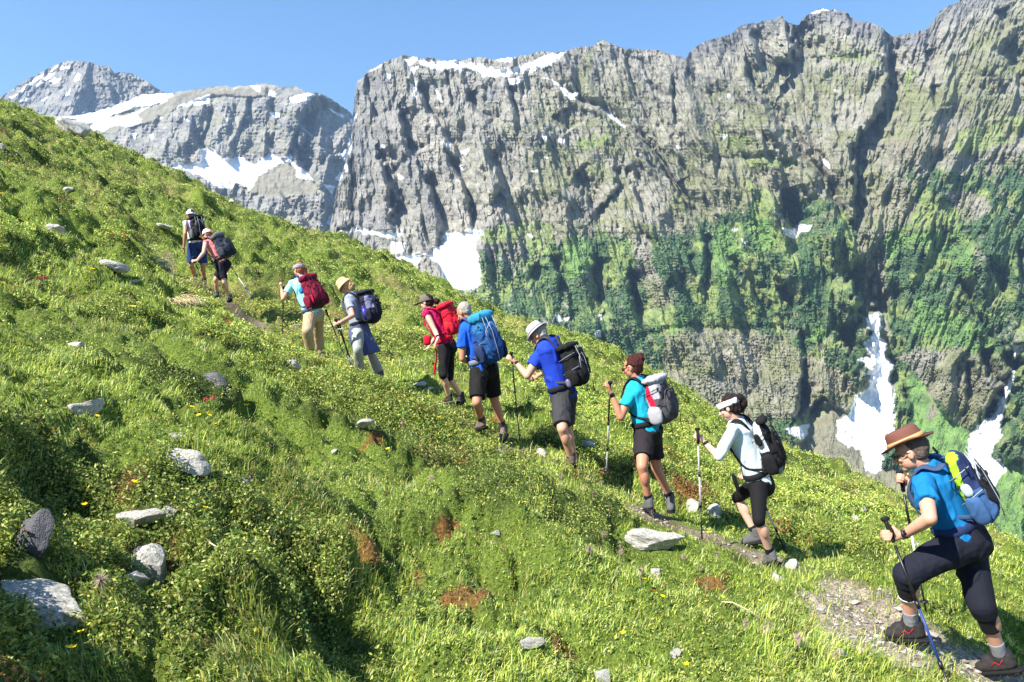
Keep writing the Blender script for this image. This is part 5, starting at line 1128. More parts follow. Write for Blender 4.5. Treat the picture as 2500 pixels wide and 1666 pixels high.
# ------------------------------------------------------------------ the ten walkers, from the lowest to the farthest
A10 = crop(2100, 1010, 2.39); A9 = crop(1670, 940, 3.41); A8 = crop(1450, 840, 3.336); A7 = crop(1210, 760, 4.022); A6 = crop(980, 700, 3.92); A4 = crop(660, 620, 4.6125); A2 = crop(420, 490, 5.227)
PATHG = 'walkers in single file on the hillside path'
HAIRD = M('hair_dark', (38, 28, 26), scale=40, bump=.8); HAIRR = M('hair_auburn', (62, 26, 24), scale=40, bump=.8); HAIRG = M('hair_grey', (150, 142, 134), scale=40, bump=.8); HAIRB = M('hair_blond', (186, 150, 104), scale=40, bump=.8); HAIRO = M('hair_ginger', (150, 90, 60), scale=40, bump=.8)
def tip(c, q, top, dmax=.45):
    px, py = c(*q); Y = hit(px, py, hbase); Y = min(max(Y, top.y - dmax), top.y + dmax); return P(px, py, Y)
def held(J, s, up=.02, at=.075):
    S, E, W, hd = J['arms'][s]; return W + hd * at * J['k']
LEGW = (1, 0, 1)

# 10: brown hat
J = person(dict(crop=A10, Y=4.8, H=1.80, face=(-.73, .68), neck=(372, 298), pelvis=(592, 715), head=(296, 222), look=(-.76, .56, -.36), group=PATHG, skin=SK1, vox=.007, bulk=1.0, ndy=.04, hdy=.05,
    label='man in brown brimmed hat, blue t-shirt and dark three-quarter trousers, lowest of the line',
    arml=((408, 612), (248, 712), (1, 0), (180, 712), (0, .2, 1)), armr=((345, 480), (290, 405), (0, 0), (245, 388), (0, .2, 1)),
    legl=((268, 938), (300, 1236), (172, 1268), (1, 0, 0)), legr=((712, 1120), (822, 1418), (712, 1478), (1, 0, 0)),
    shirt=dict(mat=M('shirt_blue', (12, 104, 160)), sleeve=.58, flare=1.22, hem=.02, wr=.014), pants=dict(mat=M('trousers_navy', (22, 24, 36)), len=1.18, loose=.026, cuff=.98, wr=.014, ws=8, waist=.12), sock=GREYM, sockh=.30, boot=BOOTM, lace=RED))
J10 = J
hat(J, M('felt_brown', (104, 66, 56)), M('leather_band', (186, 144, 96)), off=(-.005, .012), crown=(.092, .108, .085), brim=.146, droop=.022, tiltf=.14, name='hat', curl=.018)
hair(J, M('hair_brown', (92, 78, 70), scale=40, bump=.8), .93, wr=.003, nape=.7); glasses(J, M('frame_dark', (24, 24, 28), rough=.3))
watch(J, 'l', PBLK)
s = Solid(); Hp, Kn, An, To = J['legs']['l']; s.cone(Kn + (An - Kn) * .16, Kn + (An - Kn) * .42, .066, .058, (0, 0)); part('knee_brace', s, BLACK, J['root'], voxel=.008, iters=1, wr=.003)
s = Solid(); s.cone(Kn + (An - Kn) * .40, Kn + (An - Kn) * .43, .060, .059, (0, 0)); link('brace_edge', s.mesh('brace_edge'), PWHT, J['root'], True, world=True)
Hp, Kn, An, To = J['legs']['r']; s = Solid(); s.cone(Kn + (An - Kn) * .12, Kn + (An - Kn) * .46, .066, .057, (0, 0)); part('knee_brace', s, BLACK, J['root'], voxel=.008, iters=1, wr=.003)
h = held(J, 'l'); d = (P(*A10(520, 1575), h.y - .28) - P(*A10(205, 750), h.y)).normalized()
pole(h - d * .10, h + d * 1.14, 'blue, white and black pole crossing the navy trousers in front of the brown-hatted man', (PBLK, PBLU, PBLK))
h = held(J, 'r'); q = P(*A10(232, 345), h.y); pole(q, tip(A10, (385, 1160), q, .35), 'black pole with white marks in the far hand of the brown-hatted man', (PBLK, PWHT, PBLK))
NAVY = M('nylon_navy', (34, 46, 84)); LIME = M('nylon_lime', (150, 190, 40)); STEEL = M('nylon_steelblue', (54, 86, 128))
backpack(J, dict(label='navy and lime green backpack on the man in the brown hat', size=(.27, .145, .50), lean=-.05, rise=.07, lid=False, taper=.30, mat=NAVY, mat2=[LIME, STEEL], split=lambda x, y, z: 1 if (x > .15 and .35 < z < .98 and .40 < y + (1 - z) * .55 < .72) or (x > .3 and .86 < z < .95 and y < .75) else (2 if x > .25 and z < .46 else 0), lidmat=NAVY, lidh=.10, sidemat=STEEL, pocketmat=M('nylon_black', (24, 26, 34)), webmat=M('cord_grey', (150, 156, 164)), strapmat=M('strap_blue', (52, 70, 100)), beltmat=NAVY,
    extra=[(1.02, .52, .50, .012, .032, .045, M('bottle_clear', (170, 184, 190), rough=.25), 'bottle'), (.95, .35, .62, .008, .014, .03, LIME, 'zip_tag')]))

# 9: white headband
J = person(dict(crop=A9, Y=7.1, H=1.66, face=(-.84, .54), neck=(428, 290), pelvis=(628, 800), head=(372, 188), look=(-.82, .46, -.42), group=PATHG, skin=SK3, bulk=.95,
    label='woman with white headband, white long-sleeved top and black capri leggings',
    arml=((292, 600), (170, 478), (1, 0), (112, 428), (0, .2, 1)), armr=('w', (.2, .15, -1), (.45, .15, -.8), (.4, 0, -.8), (0, .2, 1)),
    legl=((622, 1130), (722, 1412), (680, 1470), (1, 0, 0)), legr=((440, 940), (598, 1240), (500, 1300), (0, 0, 0)),
    shirt=dict(mat=M('shirt_white', (196, 210, 214)), sleeve=1.05, hem=-.04, wr=.012), pants=dict(mat=M('leggings_black', (14, 14, 16)), len=1.10, loose=.006, wr=.002, name='leggings'), sock=BLACK, sockh=.22, boot=M('boot_grey', (84, 84, 84)), lace=PWHT))
hair(J, HAIRD, 1.02, bun=[((448, 118), .062, .055), ((480, 150), .050, .060), ((465, 195), .035, .05)], wr=.012)
headband(J, M('headband_white', (205, 205, 205), var=.35, scale=60), .040, .032); watch(J, 'l', PBLK)
h = held(J, 'l'); q = P(*A9(112, 372), h.y); pole(q, tip(A9, (150, 1282), q), 'grey pole planted ahead of the woman with the white headband', (ALU, ALU, PBLK))
a = J['P'] - J['L'] * .20 + Vector((0, .05, -.12)); q = P(*A9(560, 760), 7.35); pole(q, tip(A9, (850, 1390), q, .4), 'white and black pole trailing behind the woman with the white headband', (PWHT, PWHT, PBLK))
s = Solid(); q = P(*A9(430, 812), J['P'].y - .22); s.rbox(q, (.020, .020, .095), Vector((1, 0, .35)).normalized(), Vector((0, 1, 0)), Vector((-.35, 0, 1)).normalized(), 2.6, 10)  # pole grip hanging at her hip, a single dark block
c_ = link('hanging_grip', s.mesh('hanging_grip'), M('grip_dark', (26, 22, 26), rough=.5), None); tag(c_, 'small dark pole grip dangling at the hip of the woman with the white headband', 'pole grip')
LG = M('nylon_lightgrey', (176, 178, 184)); KB = M('nylon_deepblack', (22, 22, 24)); MG = M('nylon_midgrey', (128, 130, 136))
backpack(J, dict(label='light grey and black backpack on the woman with the white headband', size=(.30, .17, .55), lean=-.04, rise=.05, lid=False, taper=.25, mat=KB, mat2=[LG, MG], split=lambda x, y, z: 1 if x > .05 and z > .10 and y < .80 - .15 * z and not (.3 < z < .44 and x > .6) else (2 if z < .10 and x > .4 else 0), lidmat=LG, lidh=.10, sidemat=KB, pocketmat=KB,
    extra=[(1.0, .42, .68, .014, .030, .062, KB, 'net_bottle_pocket'), (.1, .80, .93, .08, .05, .04, KB, 'lid_panel')], tails=[(.9, 1.0, .28, .08)]))

# 8: auburn bun
J = person(dict(crop=A8, Y=7.8, H=1.68, face=(-.74, .67), neck=(345, 278), pelvis=(440, 705), head=(313, 190), look=(-.80, .52, -.26), group=PATHG, skin=SK2, bulk=1.06,
    label='woman with auburn bun, sunglasses, turquoise shirt and black shorts',
    arml=((218, 598), (140, 398), (1, 0), (118, 345), (0, .2, 1)), armr=('w', (.2, .15, -1), (.45, .1, -.8), (.4, 0, -.8), (0, .2, 1)), shl=(300, 395),
    legl=((392, 1000), (448, 1285), (420, 1312), (1, 0, 0)), legr=((508, 1010), (622, 1258), (622, 1330), (0, 0, 1)),
    shirt=dict(mat=M('shirt_turquoise', (24, 158, 186)), sleeve=.55, flare=1.15, hem=-.02), pants=dict(mat=M('shorts_charcoal', (34, 29, 33)), len=.72, loose=.022, name='shorts'), sock=BLACK, sockh=.22, boot=M('boot_grey', (84, 84, 84))))
hair(J, HAIRR, .98, bun=[((365, 118), .066, .05), ((392, 92), .030, .02), ((345, 98), .03, .025)], wr=.014); glasses(J, M('shades_red', (90, 26, 24), rough=.3), True); watch(J, 'l', PBLK, .03)
h = held(J, 'l'); q = P(*A8(132, 318), h.y); pole(q, tip(A8, (101, 1076), q), 'grey and black pole planted ahead of the woman with the auburn bun', (PBLK, ALU, ALU))
q = P(*A8(500, 780), 8.05); pole(q, P(*A8(578, 1285), 8.1), 'grey pole half hidden behind the shorts of the woman with the auburn bun', (ALU, ALU, ALU), basket=True)
CR = M('nylon_crimson', (176, 20, 56)); PG = M('nylon_palegrey', (158, 156, 162)); DG = M('nylon_darkgrey', (72, 70, 74))
backpack(J, dict(label='grey and crimson backpack on the woman with the auburn bun', size=(.33, .21, .50), lean=-.04, rise=.06, mat=DG, mat2=[PG, CR], split=lambda x, y, z: 2 if .25 < z < .86 and x > -.2 and abs((y - .15) - (1 - z) * .55) < .17 else (1 if x > -.1 and (z > .55 and y < .9 or (x > .2 and y < .42 and z > .2)) else 0), lidmat=PG, lidh=.09, sidemat=PG, pocketmat=DG, tails=[(-.7, 1.1, .2, .22), (.5, 1.0, -.02, .12)], extra=[(.0, .7, .55, .11, .06, .02, CR, 'red_band')]))

# 7: pale trilby
J = person(dict(crop=A7, Y=8.9, H=1.80, face=(-.86, .51), neck=(492, 268), pelvis=(668, 815), head=(425, 236), look=(-.82, .42, -.50), group=PATHG, skin=SK1, bulk=1.12,
    label='man in pale grey trilby, royal blue t-shirt and dark grey shorts',
    arml=((312, 636), (196, 500), (1, 0), (150, 468), (0, .2, 1)), armr=('w', (.3, .1, -1), (.8, .0, -.2), (.8, 0, -.1), (0, .2, 1)), shl=(440, 420),
    legl=((655, 1155), (745, 1450), (735, 1492), (1, 0, 0)), legr=((700, 1140), (775, 1440), (765, 1480), (0, 0, 0)),
    shirt=dict(mat=M('shirt_royal', (26, 58, 168)), sleeve=.55, flare=1.22, hem=-.05, wr=.015), pants=dict(mat=M('shorts_grey', (52, 52, 54)), len=.88, loose=.028, name='shorts'), sock=BLACK, sockh=.12, boot=M('boot_brown', (84, 72, 62))))
hat(J, M('straw_grey', (176, 174, 176), scale=60, var=.2), M('band_grey', (150, 148, 150)), off=(-.01, .014), crown=(.090, .104, .080), brim=.135, droop=.020, tiltf=.30, name='hat')
hair(J, HAIRG, .93, wr=.003, nape=.7); watch(J, 'l', PBLK, .012)
h = held(J, 'l'); q = P(*A7(155, 415), h.y); pole(q, tip(A7, (236, 1275), q), 'dark pole planted ahead of the man in the grey trilby', (PBLK, PBLK, PBLK))
backpack(J, dict(label='black backpack with pale bottle on the man in the grey trilby', size=(.32, .22, .52), lean=-.02, rise=.05, mat=KB, lidmat=KB, strapmat=M('strap_grey', (62, 62, 66)), lidh=.09, webmat=M('cord_grey', (150, 156, 164)), tails=[(.5, 1.0, -.02, .13), (-.6, 1.05, .0, .16)], extra=[(1.15, .25, .14, .034, .034, .055, M('bottle_smoke', (104, 100, 124), rough=.3), 'bottle'), (.0, 1.05, .75, .08, .03, .05, M('nylon_black', (24, 26, 34)), 'top_pocket')]))

# 6: grey short hair
J = person(dict(crop=A6, Y=9.35, H=1.79, face=(-.58, .81), neck=(655, 305), pelvis=(788, 775), head=(598, 246), look=(-.66, .42, -.45), group=PATHG, skin=SK2, bulk=1.06,
    label='bareheaded man with short grey hair, blue t-shirt and black shorts',
    arml=((582, 690), (650, 720), (1, 0), None, None), armr=('w', (.3, .1, -1), (.8, -.3, .2)), shl=(600, 420),
    legl=((722, 1110), (768, 1290), (728, 1330), (1, 0, 0)), legr=((892, 1090), (980, 1370), (958, 1440), (0, 0, 1)),
    shirt=dict(mat=M('shirt_cobalt', (22, 84, 186)), sleeve=.60, flare=1.2, hem=-.04), pants=dict(mat=M('shorts_black', (20, 19, 20)), len=.86, loose=.030, name='shorts'), sock=M('sock_brown', (70, 56, 54)), sockh=.30, boot=M('boot_dusty', (104, 92, 86))))
hair(J, HAIRG, .93, wr=.004, nape=.6)
BLA = M('nylon_teal', (30, 96, 148)); BLB = M('nylon_deepblue', (26, 66, 118)); 
backpack(J, dict(label='large blue backpack on the bareheaded grey-haired man', size=(.34, .24, .62), lean=-.04, rise=.03, mat=BLB, mat2=[BLA], split=lambda x, y, z: 1 if z > .62 and x > -.6 else 0, lidmat=M('nylon_skyblue', (44, 130, 168)), lidh=.14, sidemat=M('mesh_navy', (34, 48, 80)), pocketmat=BLB, strapmat=M('strap_slate', (58, 66, 100)), beltmat=M('strap_silver', (110, 118, 128)), webmat=M('cord_grey', (150, 156, 164)), bottle=M('bottle_navy', (30, 48, 96)), tails=[(.6, 1.05, .4, .15)]))

# 5: olive cap
J = person(dict(crop=A6, Y=10.6, H=1.66, face=(-.92, .39), neck=(278, 215), pelvis=(432, 560), head=(236, 152), look=(-.90, .25, -.32), group=PATHG, skin=SK3, bulk=.95,
    label='woman in olive peaked cap, magenta shirt and black knee-length trousers',
    arml=((322, 424), (352, 492), (1, 1), (330, 535), None), armr=('w', (.3, .1, -1), (.5, -.5, -.4)),
    legl=((400, 850), (458, 1062), (420, 1085), (1, 0, 0)), legr=((452, 868), (572, 1052), (545, 1110), (0, 0, 1)),
    shirt=dict(mat=M('shirt_magenta', (178, 18, 84)), sleeve=.14, hem=-.02), pants=dict(mat=M('trousers_black', (18, 17, 19)), len=1.02, loose=.014), sock=BLACK, sockh=.12, boot=BOOTM, lace=RED))
cap(J, M('cap_olive', (96, 92, 82))); hair(J, HAIRD, .97, bun=[((338, 140), .05, .05)], wr=.006)
watch(J, 'l', PBLK); REDP = M('nylon_red', (190, 18, 46))
s = Solid(); q = P(*A6(247, 515), J['P'].y - .05); s.rbox(q, (.055, .045, .075), Vector((1, 0, 0)), Vector((0, 1, 0)), Vector((0, 0, 1)), 3, 10); c_ = part('camera_pouch', s, REDP, None, voxel=None) if False else link('camera_pouch', s.mesh('camera_pouch'), REDP); tag(c_, 'red pouch hanging in front of the woman in the olive cap', 'pouch')
s = Solid(); a = J['P'] + J['Fw'] * .13 + J['L'] * .05; s.tube([a + J['U'] * .08, a - Vector((.02, 0, .12)), a - Vector((.05, 0, .36))], [.03, .035, .03], 8, .4); part('tied_sleeve', s, REDP, J['root'], voxel=.01, iters=1, wr=.006)
backpack(J, dict(label='bright red backpack on the woman in the olive cap', size=(.30, .20, .46), lean=.05, rise=.10, mat=REDP, lidmat=REDP, strapmat=M('strap_crimson', (150, 16, 50)), beltmat=REDP, webmat=M('cord_dark', (50, 20, 28)), bottle=M('bottle_red', (206, 36, 40))))

# 4: straw hat
J = person(dict(crop=A4, Y=11.05, H=1.64, face=(-.96, .28), neck=(905, 445), pelvis=(1010, 850), head=(858, 375), look=(-.86, .18, -.50), group=PATHG, skin=SK1, bulk=.95,
    label='woman in straw hat and grey t-shirt with a jacket tied round her waist',
    arml=((930, 698), (792, 772), (1, 1), (722, 790), (.2, .2, 1)), armr=('w', (.4, .1, -.9), (.9, .1, -.2), (.9, 0, -.1), (.2, .2, 1)), shl=(885, 540),
    legl=((985, 1085), (1012, 1325), (980, 1340), (1, 0, 0)), legr=((1110, 1110), (1245, 1360), (1250, 1420), (0, 0, 1)),
    shirt=dict(mat=M('shirt_grey', (146, 152, 168)), sleeve=.5, flare=1.15, hem=-.03), pants=dict(mat=M('trousers_stone', (150, 150, 142)), len=1.88, loose=.022, cuff=1.05, wr=.009), sock=BLACK, sockh=.12, boot=M('boot_mauve', (92, 80, 82))))
hat(J, M('straw_tan', (196, 166, 128), scale=60, var=.2), None, off=(0, .018), crown=(.092, .100, .092), brim=.128, droop=.035, tiltf=.35, name='hat', top=.8)
hair(J, HAIRB, 1.0, bun=[((918, 365), .055, .06)], wr=.012)
s = Solid(); Pj = J['P']; U, L, Fw = J['U'], J['L'], J['Fw']
s.loft([(Pj + U * .06, L * .165, Fw * .125), (Pj - Vector((0, 0, .06)), L * .178, Fw * .145), (Pj - Vector((-.06, 0, .22)), L * .185, Fw * .165), (Pj - Vector((-.11, 0, .38)), L * .19, Fw * .20)])
part('tied_jacket', s, M('jacket_slate', (74, 84, 120)), J['root'], voxel=.009, iters=1, wr=.014, wscale=8)
h = held(J, 'l'); q = P(*A4(735, 745), h.y); pole(q, tip(A4, (952, 1312), q), 'black and grey pole held low in the hand of the woman in the straw hat', (PBLK, PBLK, ALU))
q2 = P(*A4(768, 745), h.y + .16); pole(q2, tip(A4, (912, 1285), q2), 'second dark pole of the woman in the straw hat, the farther one', (PBLK, PBLK, ALU))
backpack(J, dict(label='dark indigo and grey backpack on the woman in the straw hat', size=(.29, .23, .50), lean=.02, rise=.05, mat=M('nylon_indigo', (32, 30, 46)), mat2=[M('nylon_lilacgrey', (120, 120, 150))], split=lambda x, y, z: 1 if y > .55 and .42 < z < .80 else 0, lidmat=M('nylon_indigo', (32, 30, 46)), lidh=.08, pocketmat=M('nylon_indigo', (32, 30, 46)), bottle=M('bottle_violet', (60, 60, 150), rough=.3), strapmat=M('strap_lilac', (70, 70, 92))))

# 3: maroon pack
J = person(dict(crop=A4, Y=13.4, H=1.72, face=(-.66, .75), neck=(338, 250), pelvis=(486, 680), head=(318, 178), look=(-.75, .55, -.2), group=PATHG, skin=SK1, bulk=1.12,
    label='woman with patterned headband, pale aqua shirt and beige trousers',
    arml=((148, 505), (128, 400), (1, 0), (133, 345), (0, .2, 1)), armr=('w', (.2, .15, -1), (.3, .1, -.9), (.3, 0, -.9), (0, .2, 1)), shl=(250, 335),
    legl=((418, 868), (455, 1075), (430, 1085), (1, 0, 0)), legr=((540, 880), (556, 1080), (560, 1095), (0, 0, 1)),
    shirt=dict(mat=M('shirt_aqua', (150, 206, 204)), sleeve=.6, flare=1.1, hem=-.04), pants=dict(mat=M('trousers_beige', (166, 146, 116)), len=1.9, loose=.030, cuff=1.05, wr=.009), boot=M('boot_tan', (112, 98, 86))))
hair(J, HAIRO, .98, bun=[((392, 195), .045, .085), ((375, 165), .04, .05)], wr=.008); headband(J, M('headband_grey', (150, 148, 156), var=.5, scale=70), .045, .036)
h = held(J, 'l'); q = P(*A4(150, 372), h.y); pole(q, tip(A4, (136, 908), q), 'black pole planted ahead of the woman with the maroon backpack', (PBLK, PBLK, PBLK))
q = P(*A4(628, 640), 13.5); pole(q, P(*A4(884, 1268), 13.0), 'long black pole slanting down behind the beige trousers', (PBLK, PBLK, PBLK))
MAR = M('nylon_maroon', (122, 18, 50))
backpack(J, dict(label='tall maroon backpack on the woman in beige trousers', size=(.36, .26, .60), lean=-.06, rise=.06, mat=MAR, mat2=[M('nylon_plum', (64, 18, 36))], split=lambda x, y, z: 1 if z < .12 or (y > .9 and z < .5) else 0, lidmat=MAR, lidh=.13, pocketmat=MAR, beltmat=M('strap_purple', (84, 76, 110)), strapmat=M('strap_slate', (58, 66, 100)), extra=[(1.02, .25, .62, .035, .045, .055, M('pouch_azure', (20, 130, 196)), 'azure_pouch'), (.75, .98, .26, .014, .02, .07, M('loop_scarlet', (214, 30, 60)), 'scarlet_loop')]))

# 2: pink top
J = person(dict(crop=A2, Y=15.5, H=1.66, face=(-.88, .47), neck=(478, 488), pelvis=(652, 805), head=(452, 430), look=(-.82, .25, -.50), group=PATHG, skin=SK3, bulk=1.0,
    label='woman in white cap and pink sleeveless top, bending forward on her pole',
    arml=((404, 665), (322, 765), (1, 1), (275, 770), (.2, .2, 1)), armr=('w', (.2, .15, -1), (.4, .1, -.8), (.4, 0, -.8), (0, .2, 1)), shl=(430, 540),
    legl=((660, 1050), (735, 1225), (722, 1262), (1, 0, 0)), legr=((560, 1010), (575, 1180), (558, 1200), (0, 0, 0)),
    shirt=dict(mat=M('top_pink', (214, 132, 130)), sleeve=0, hem=.02), pants=dict(mat=M('shorts_ink', (22, 20, 34)), len=.80, loose=.030, name='shorts'), sock=GREYM, sockh=.2, boot=M('boot_grey', (84, 84, 84))))
cap(J, M('cap_white', (210, 206, 204)), tiltf=-.2); hair(J, HAIRO, .96, bun=[((520, 412), .045, .045), ((400, 480), .03, .06)], wr=.01)
h = held(J, 'l'); q = P(*A2(272, 725), h.y); pole(q, tip(A2, (392, 1050), q), 'black and grey pole under the hand of the woman in pink', (PBLK, ALU, PWHT))
q = P(*A2(700, 770), 15.55); pole(q, P(*A2(1045, 1270), 15.0), 'white and blue pole trailing behind the woman in pink', (PBLK, PWHT, PBLU))
CHG = M('nylon_charcoal', (58, 62, 70))
backpack(J, dict(label='charcoal grey backpack on the woman in pink', size=(.33, .25, .52), lean=-.05, rise=.04, mat=CHG, lidmat=M('nylon_ash', (92, 98, 102)), lidh=.15, pocketmat=CHG, mat2=[M('nylon_navyblack', (36, 40, 58))], split=lambda x, y, z: 1 if y > .5 else 0))

# 1: leader in denim shorts
J = person(dict(crop=A2, Y=17.0, H=1.76, face=(-.62, .78), neck=(268, 240), pelvis=(318, 555), head=(238, 184), look=(-.68, .62, -.15), group=PATHG, skin=SK2, bulk=1.05,
    label='leading walker in white cap, white top and blue denim shorts',
    arml=((168, 425), (152, 590), (1, 1), (160, 650), None), armr=('w', (.2, .15, -1), (.4, .1, -.8)), shl=(178, 288),
    legl=((245, 830), (300, 975), (285, 990), (1, 0, 0)), legr=((395, 835), (412, 1020), (410, 1040), (0, 0, 0)),
    shirt=dict(mat=M('shirt_offwhite', (214, 206, 206)), sleeve=.3, hem=.0), pants=dict(mat=M('denim_blue', (36, 56, 104)), len=.86, loose=.03, name='shorts'), sock=BLACK, sockh=.2, boot=M('boot_grey', (84, 84, 84))))
cap(J, M('cap_bright', (224, 226, 226)), tiltf=-.15); hair(J, HAIRD, .93, wr=.004)
backpack(J, dict(label='black backpack on the leading walker in denim shorts', size=(.32, .24, .54), lean=-.02, rise=.06, mat=KB, lidmat=KB, lidh=.12, sidemat=M('nylon_ash', (92, 98, 102)), webmat=M('cord_grey', (150, 156, 164)), shift=0, mat2=[M('nylon_violet', (62, 44, 120))], split=lambda x, y, z: 1 if x > .7 and z > .45 and y < .5 else 0))
# --- small flowers and seed heads, each a thing
YEL = cloth('petal_yellow', rgb(236, 200, 20), .6, .1, 30, 0); ORA = cloth('petal_orange', rgb(232, 140, 20), .6, .1, 30, 0); PNK = cloth('petal_pink', rgb(206, 44, 84), .6, .2, 30, 0); STEM = cloth('stem_green', rgb(96, 130, 50), .7, .1, 30, 0); FLUFF = cloth('seed_fluff', rgb(156, 132, 124), .9, .3, 30, 0); ROSE = cloth('alpenrose_leaf', rgb(84, 112, 46), .5, .3, 40, 0); STRAWM = cloth('straw_stem', rgb(204, 190, 150), .8, .15, 30, 0)
def flower_meshes():
    s = Solid(); s.tube([(0, 0, 0), (.006, .002, .05), (.002, 0, .10)], .0022, 5); st = s.mesh('stem')
    s = Solid()
    for i in range(6):
        t = 2 * math.pi * i / 6; c, q = math.cos(t), math.sin(t); x = Vector((c, q, .35)); y = Vector((-q, c, 0)); b = Vector((.002, 0, .10))
        s.add([b, b + x * .010 + y * .007, b + x * .019, b + x * .010 - y * .007, b + x * .010 - Vector((0, 0, .003))], [(0, 1, 4), (1, 2, 4), (2, 3, 4), (3, 0, 4), (0, 3, 2, 1)])
    s.ell((.002, 0, .102), (.006, .006, .004), nu=8, nv=5); pe = s.mesh('petals'); return st, pe
FS, FP = flower_meshes(); FS.materials.append(STEM)
FPO = FP.copy(); FP.materials.append(YEL); FPO.materials.append(ORA)
def stand(px, py):
    Y = hit(px, py); x = (px - CX) / F * Y; return Vector((x, Y, ground(x, Y))), Y
def flower(px, py, me, word):
    p, Y = stand(px, py + 10); r = empty('flower', p); sc = min(2.2, max(.9, Y * .20)) * random.uniform(.9, 1.25); r.scale = (sc,) * 3; r.rotation_euler = (random.uniform(-.3, .3) - .25, random.uniform(-.3, .3), random.uniform(0, 6))
    for n, m in (('stem', FS), ('petals', me)):
        o = bpy.data.objects.new(n, m); col.objects.link(o); o.parent = r
    tag(r, unique(word, px, py), 'flower', 'single bright flowers scattered in the turf')
FL = [g6(*p) for p in [(1010, 170), (1095, 190), (1340, 155), (1195, 270), (870, 555), (695, 595), (450, 695), (1060, 755), (455, 1437), (350, 1548), (490, 185)]] + [g7(*p) for p in [(363, 283), (810, 648), (1117, 628), (1822, 1053), (1898, 1133), (1725, 1352), (990, 195), (640, 125), (680, 128)]] + [g8(*p) for p in [(10, 745), (855, 875), (1200, 1510), (1303, 1530), (1603, 1490), (575, 625), (520, 690), (955, 922), (905, 560)]] + [g9(*p) for p in [(97, 1250), (1018, 1010), (1148, 1275), (700, 555), (733, 972), (550, 1490)]]
for p in FL: flower(*p, FP, 'yellow flower')
for p in [g6(90, 890), g8(38, 125), g9(313, 975)]: flower(*p, FPO, 'orange flower')
# alpenrose: leaf clump with pink heads
def rose_meshes(seed):
    rg = random.Random(seed); s = Solid()
    for i in range(260):
        t = rg.uniform(0, 6.28); rr = rg.random() ** .5 * .12; z = rg.uniform(.0, .10) * (1 - rr / .16); c = Vector((math.cos(t) * rr, math.sin(t) * rr, z)); d = Vector((rg.gauss(0, 1), rg.gauss(0, 1), abs(rg.gauss(0, 1)))).normalized(); e = d.cross(Vector((rg.gauss(0, 1), rg.gauss(0, 1), 1))).normalized(); l = rg.uniform(.014, .026)
        s.add([c, c + d * l * .5 + e * l * .22, c + d * l, c + d * l * .5 - e * l * .22], [(0, 1, 2, 3)])
    lf = s.mesh('foliage'); lf.materials.append(ROSE); s = Solid()
    for k in range(7):
        t = rg.uniform(0, 6.28); rr = rg.uniform(0, .09); c0 = Vector((math.cos(t) * rr, math.sin(t) * rr, .115 - rr * .3))
        for i in range(14):
            d = Vector((rg.gauss(0, 1), rg.gauss(0, 1), rg.gauss(0, 1) + .4)).normalized(); e = d.cross(Vector((.3, .1, 1))).normalized(); l = rg.uniform(.012, .018)
            s.add([c0 + d * .004, c0 + d * l + e * l * .4, c0 + d * l * 1.2, c0 + d * l - e * l * .4], [(0, 1, 2, 3)])
    bl = s.mesh('blossoms'); bl.materials.append(PNK); return lf, bl
RM = [rose_meshes(i) for i in range(3)]
RP = [g8(*p) for p in [(720, 370), (795, 375), (875, 380), (845, 245), (400, 120), (272, 648), (1430, 868), (1450, 910), (1370, 780), (1225, 745), (1985, 1060), (1945, 1040), (2045, 1045), (1355, 1420), (1660, 640)]] + [c1(*p) for p in [(1670, 1255), (1785, 1310), (1490, 1130), (440, 780), (60, 820), (195, 835), (35, 600), (1090, 1105)]] + [A6(*p) for p in [(745, 1268), (895, 1350)]]
for i, (a, b) in enumerate(RP):
    p, Y = stand(a, b + 4); r = empty('alpenrose', p); r.scale = (random.uniform(.8, 1.1) * (.8 if Y < 9 else 1.0 + Y * .012),) * 3; r.rotation_euler = (0, -.25, random.uniform(0, 6))
    for n, m in zip(('foliage', 'blossoms'), RM[i % 3]):
        o = bpy.data.objects.new(n, m); col.objects.link(o); o.parent = r
    tag(r, unique('pink-flowered alpenrose', a, b), 'flowering shrub', 'alpenrose bushes in bloom')
# feathery seed heads
def fluff_mesh(seed):
    rg = random.Random(seed); s = Solid(); s.tube([(0, 0, 0), (.004, .003, .04), (0, 0, .07)], .0016, 5)
    for i in range(90):
        d = Vector((rg.gauss(0, 1), rg.gauss(0, 1), rg.gauss(0, 1) + .2)).normalized(); e = _frame(d)[0]; l = rg.uniform(.022, .034); b = Vector((0, 0, .07)); s.add([b - e * .0012, b + e * .0012, b + d * l + Vector((0, 0, -.004))], [(0, 1, 2)])
    m = s.mesh('seed_head'); m.materials.append(FLUFF); return m
FM = [fluff_mesh(i) for i in range(4)]
SP = [g7(*p) for p in [(440, 115), (590, 435), (1340, 425), (1585, 755), (1690, 845), (1510, 855), (1875, 630), (1620, 620), (2050, 880), (1800, 1015), (880, 110), (1115, 275), (1470, 480), (1515, 525)]] + [g9(*p) for p in [(50, 620), (500, 655), (725, 640), (600, 735), (655, 860), (940, 1155), (1070, 1230), (1110, 1200), (1330, 1285), (1565, 1400)]] + [g6(*p) for p in [(550, 1140), (1330, 535)]] + [g8(450, 945)]
for i, (a, b) in enumerate(SP):
    p, Y = stand(a, b + 8); o = bpy.data.objects.new('seed_head', FM[i % 4]); col.objects.link(o); o.location = p; sc = random.uniform(.9, 1.3) * max(1, Y * .17); o.scale = (sc,) * 3; o.rotation_euler = (random.uniform(-.3, .3), random.uniform(-.3, .3), i)
    tag(o, unique('feathery seed head', a, b), 'seed head', 'faded alpine flowers gone to seed')
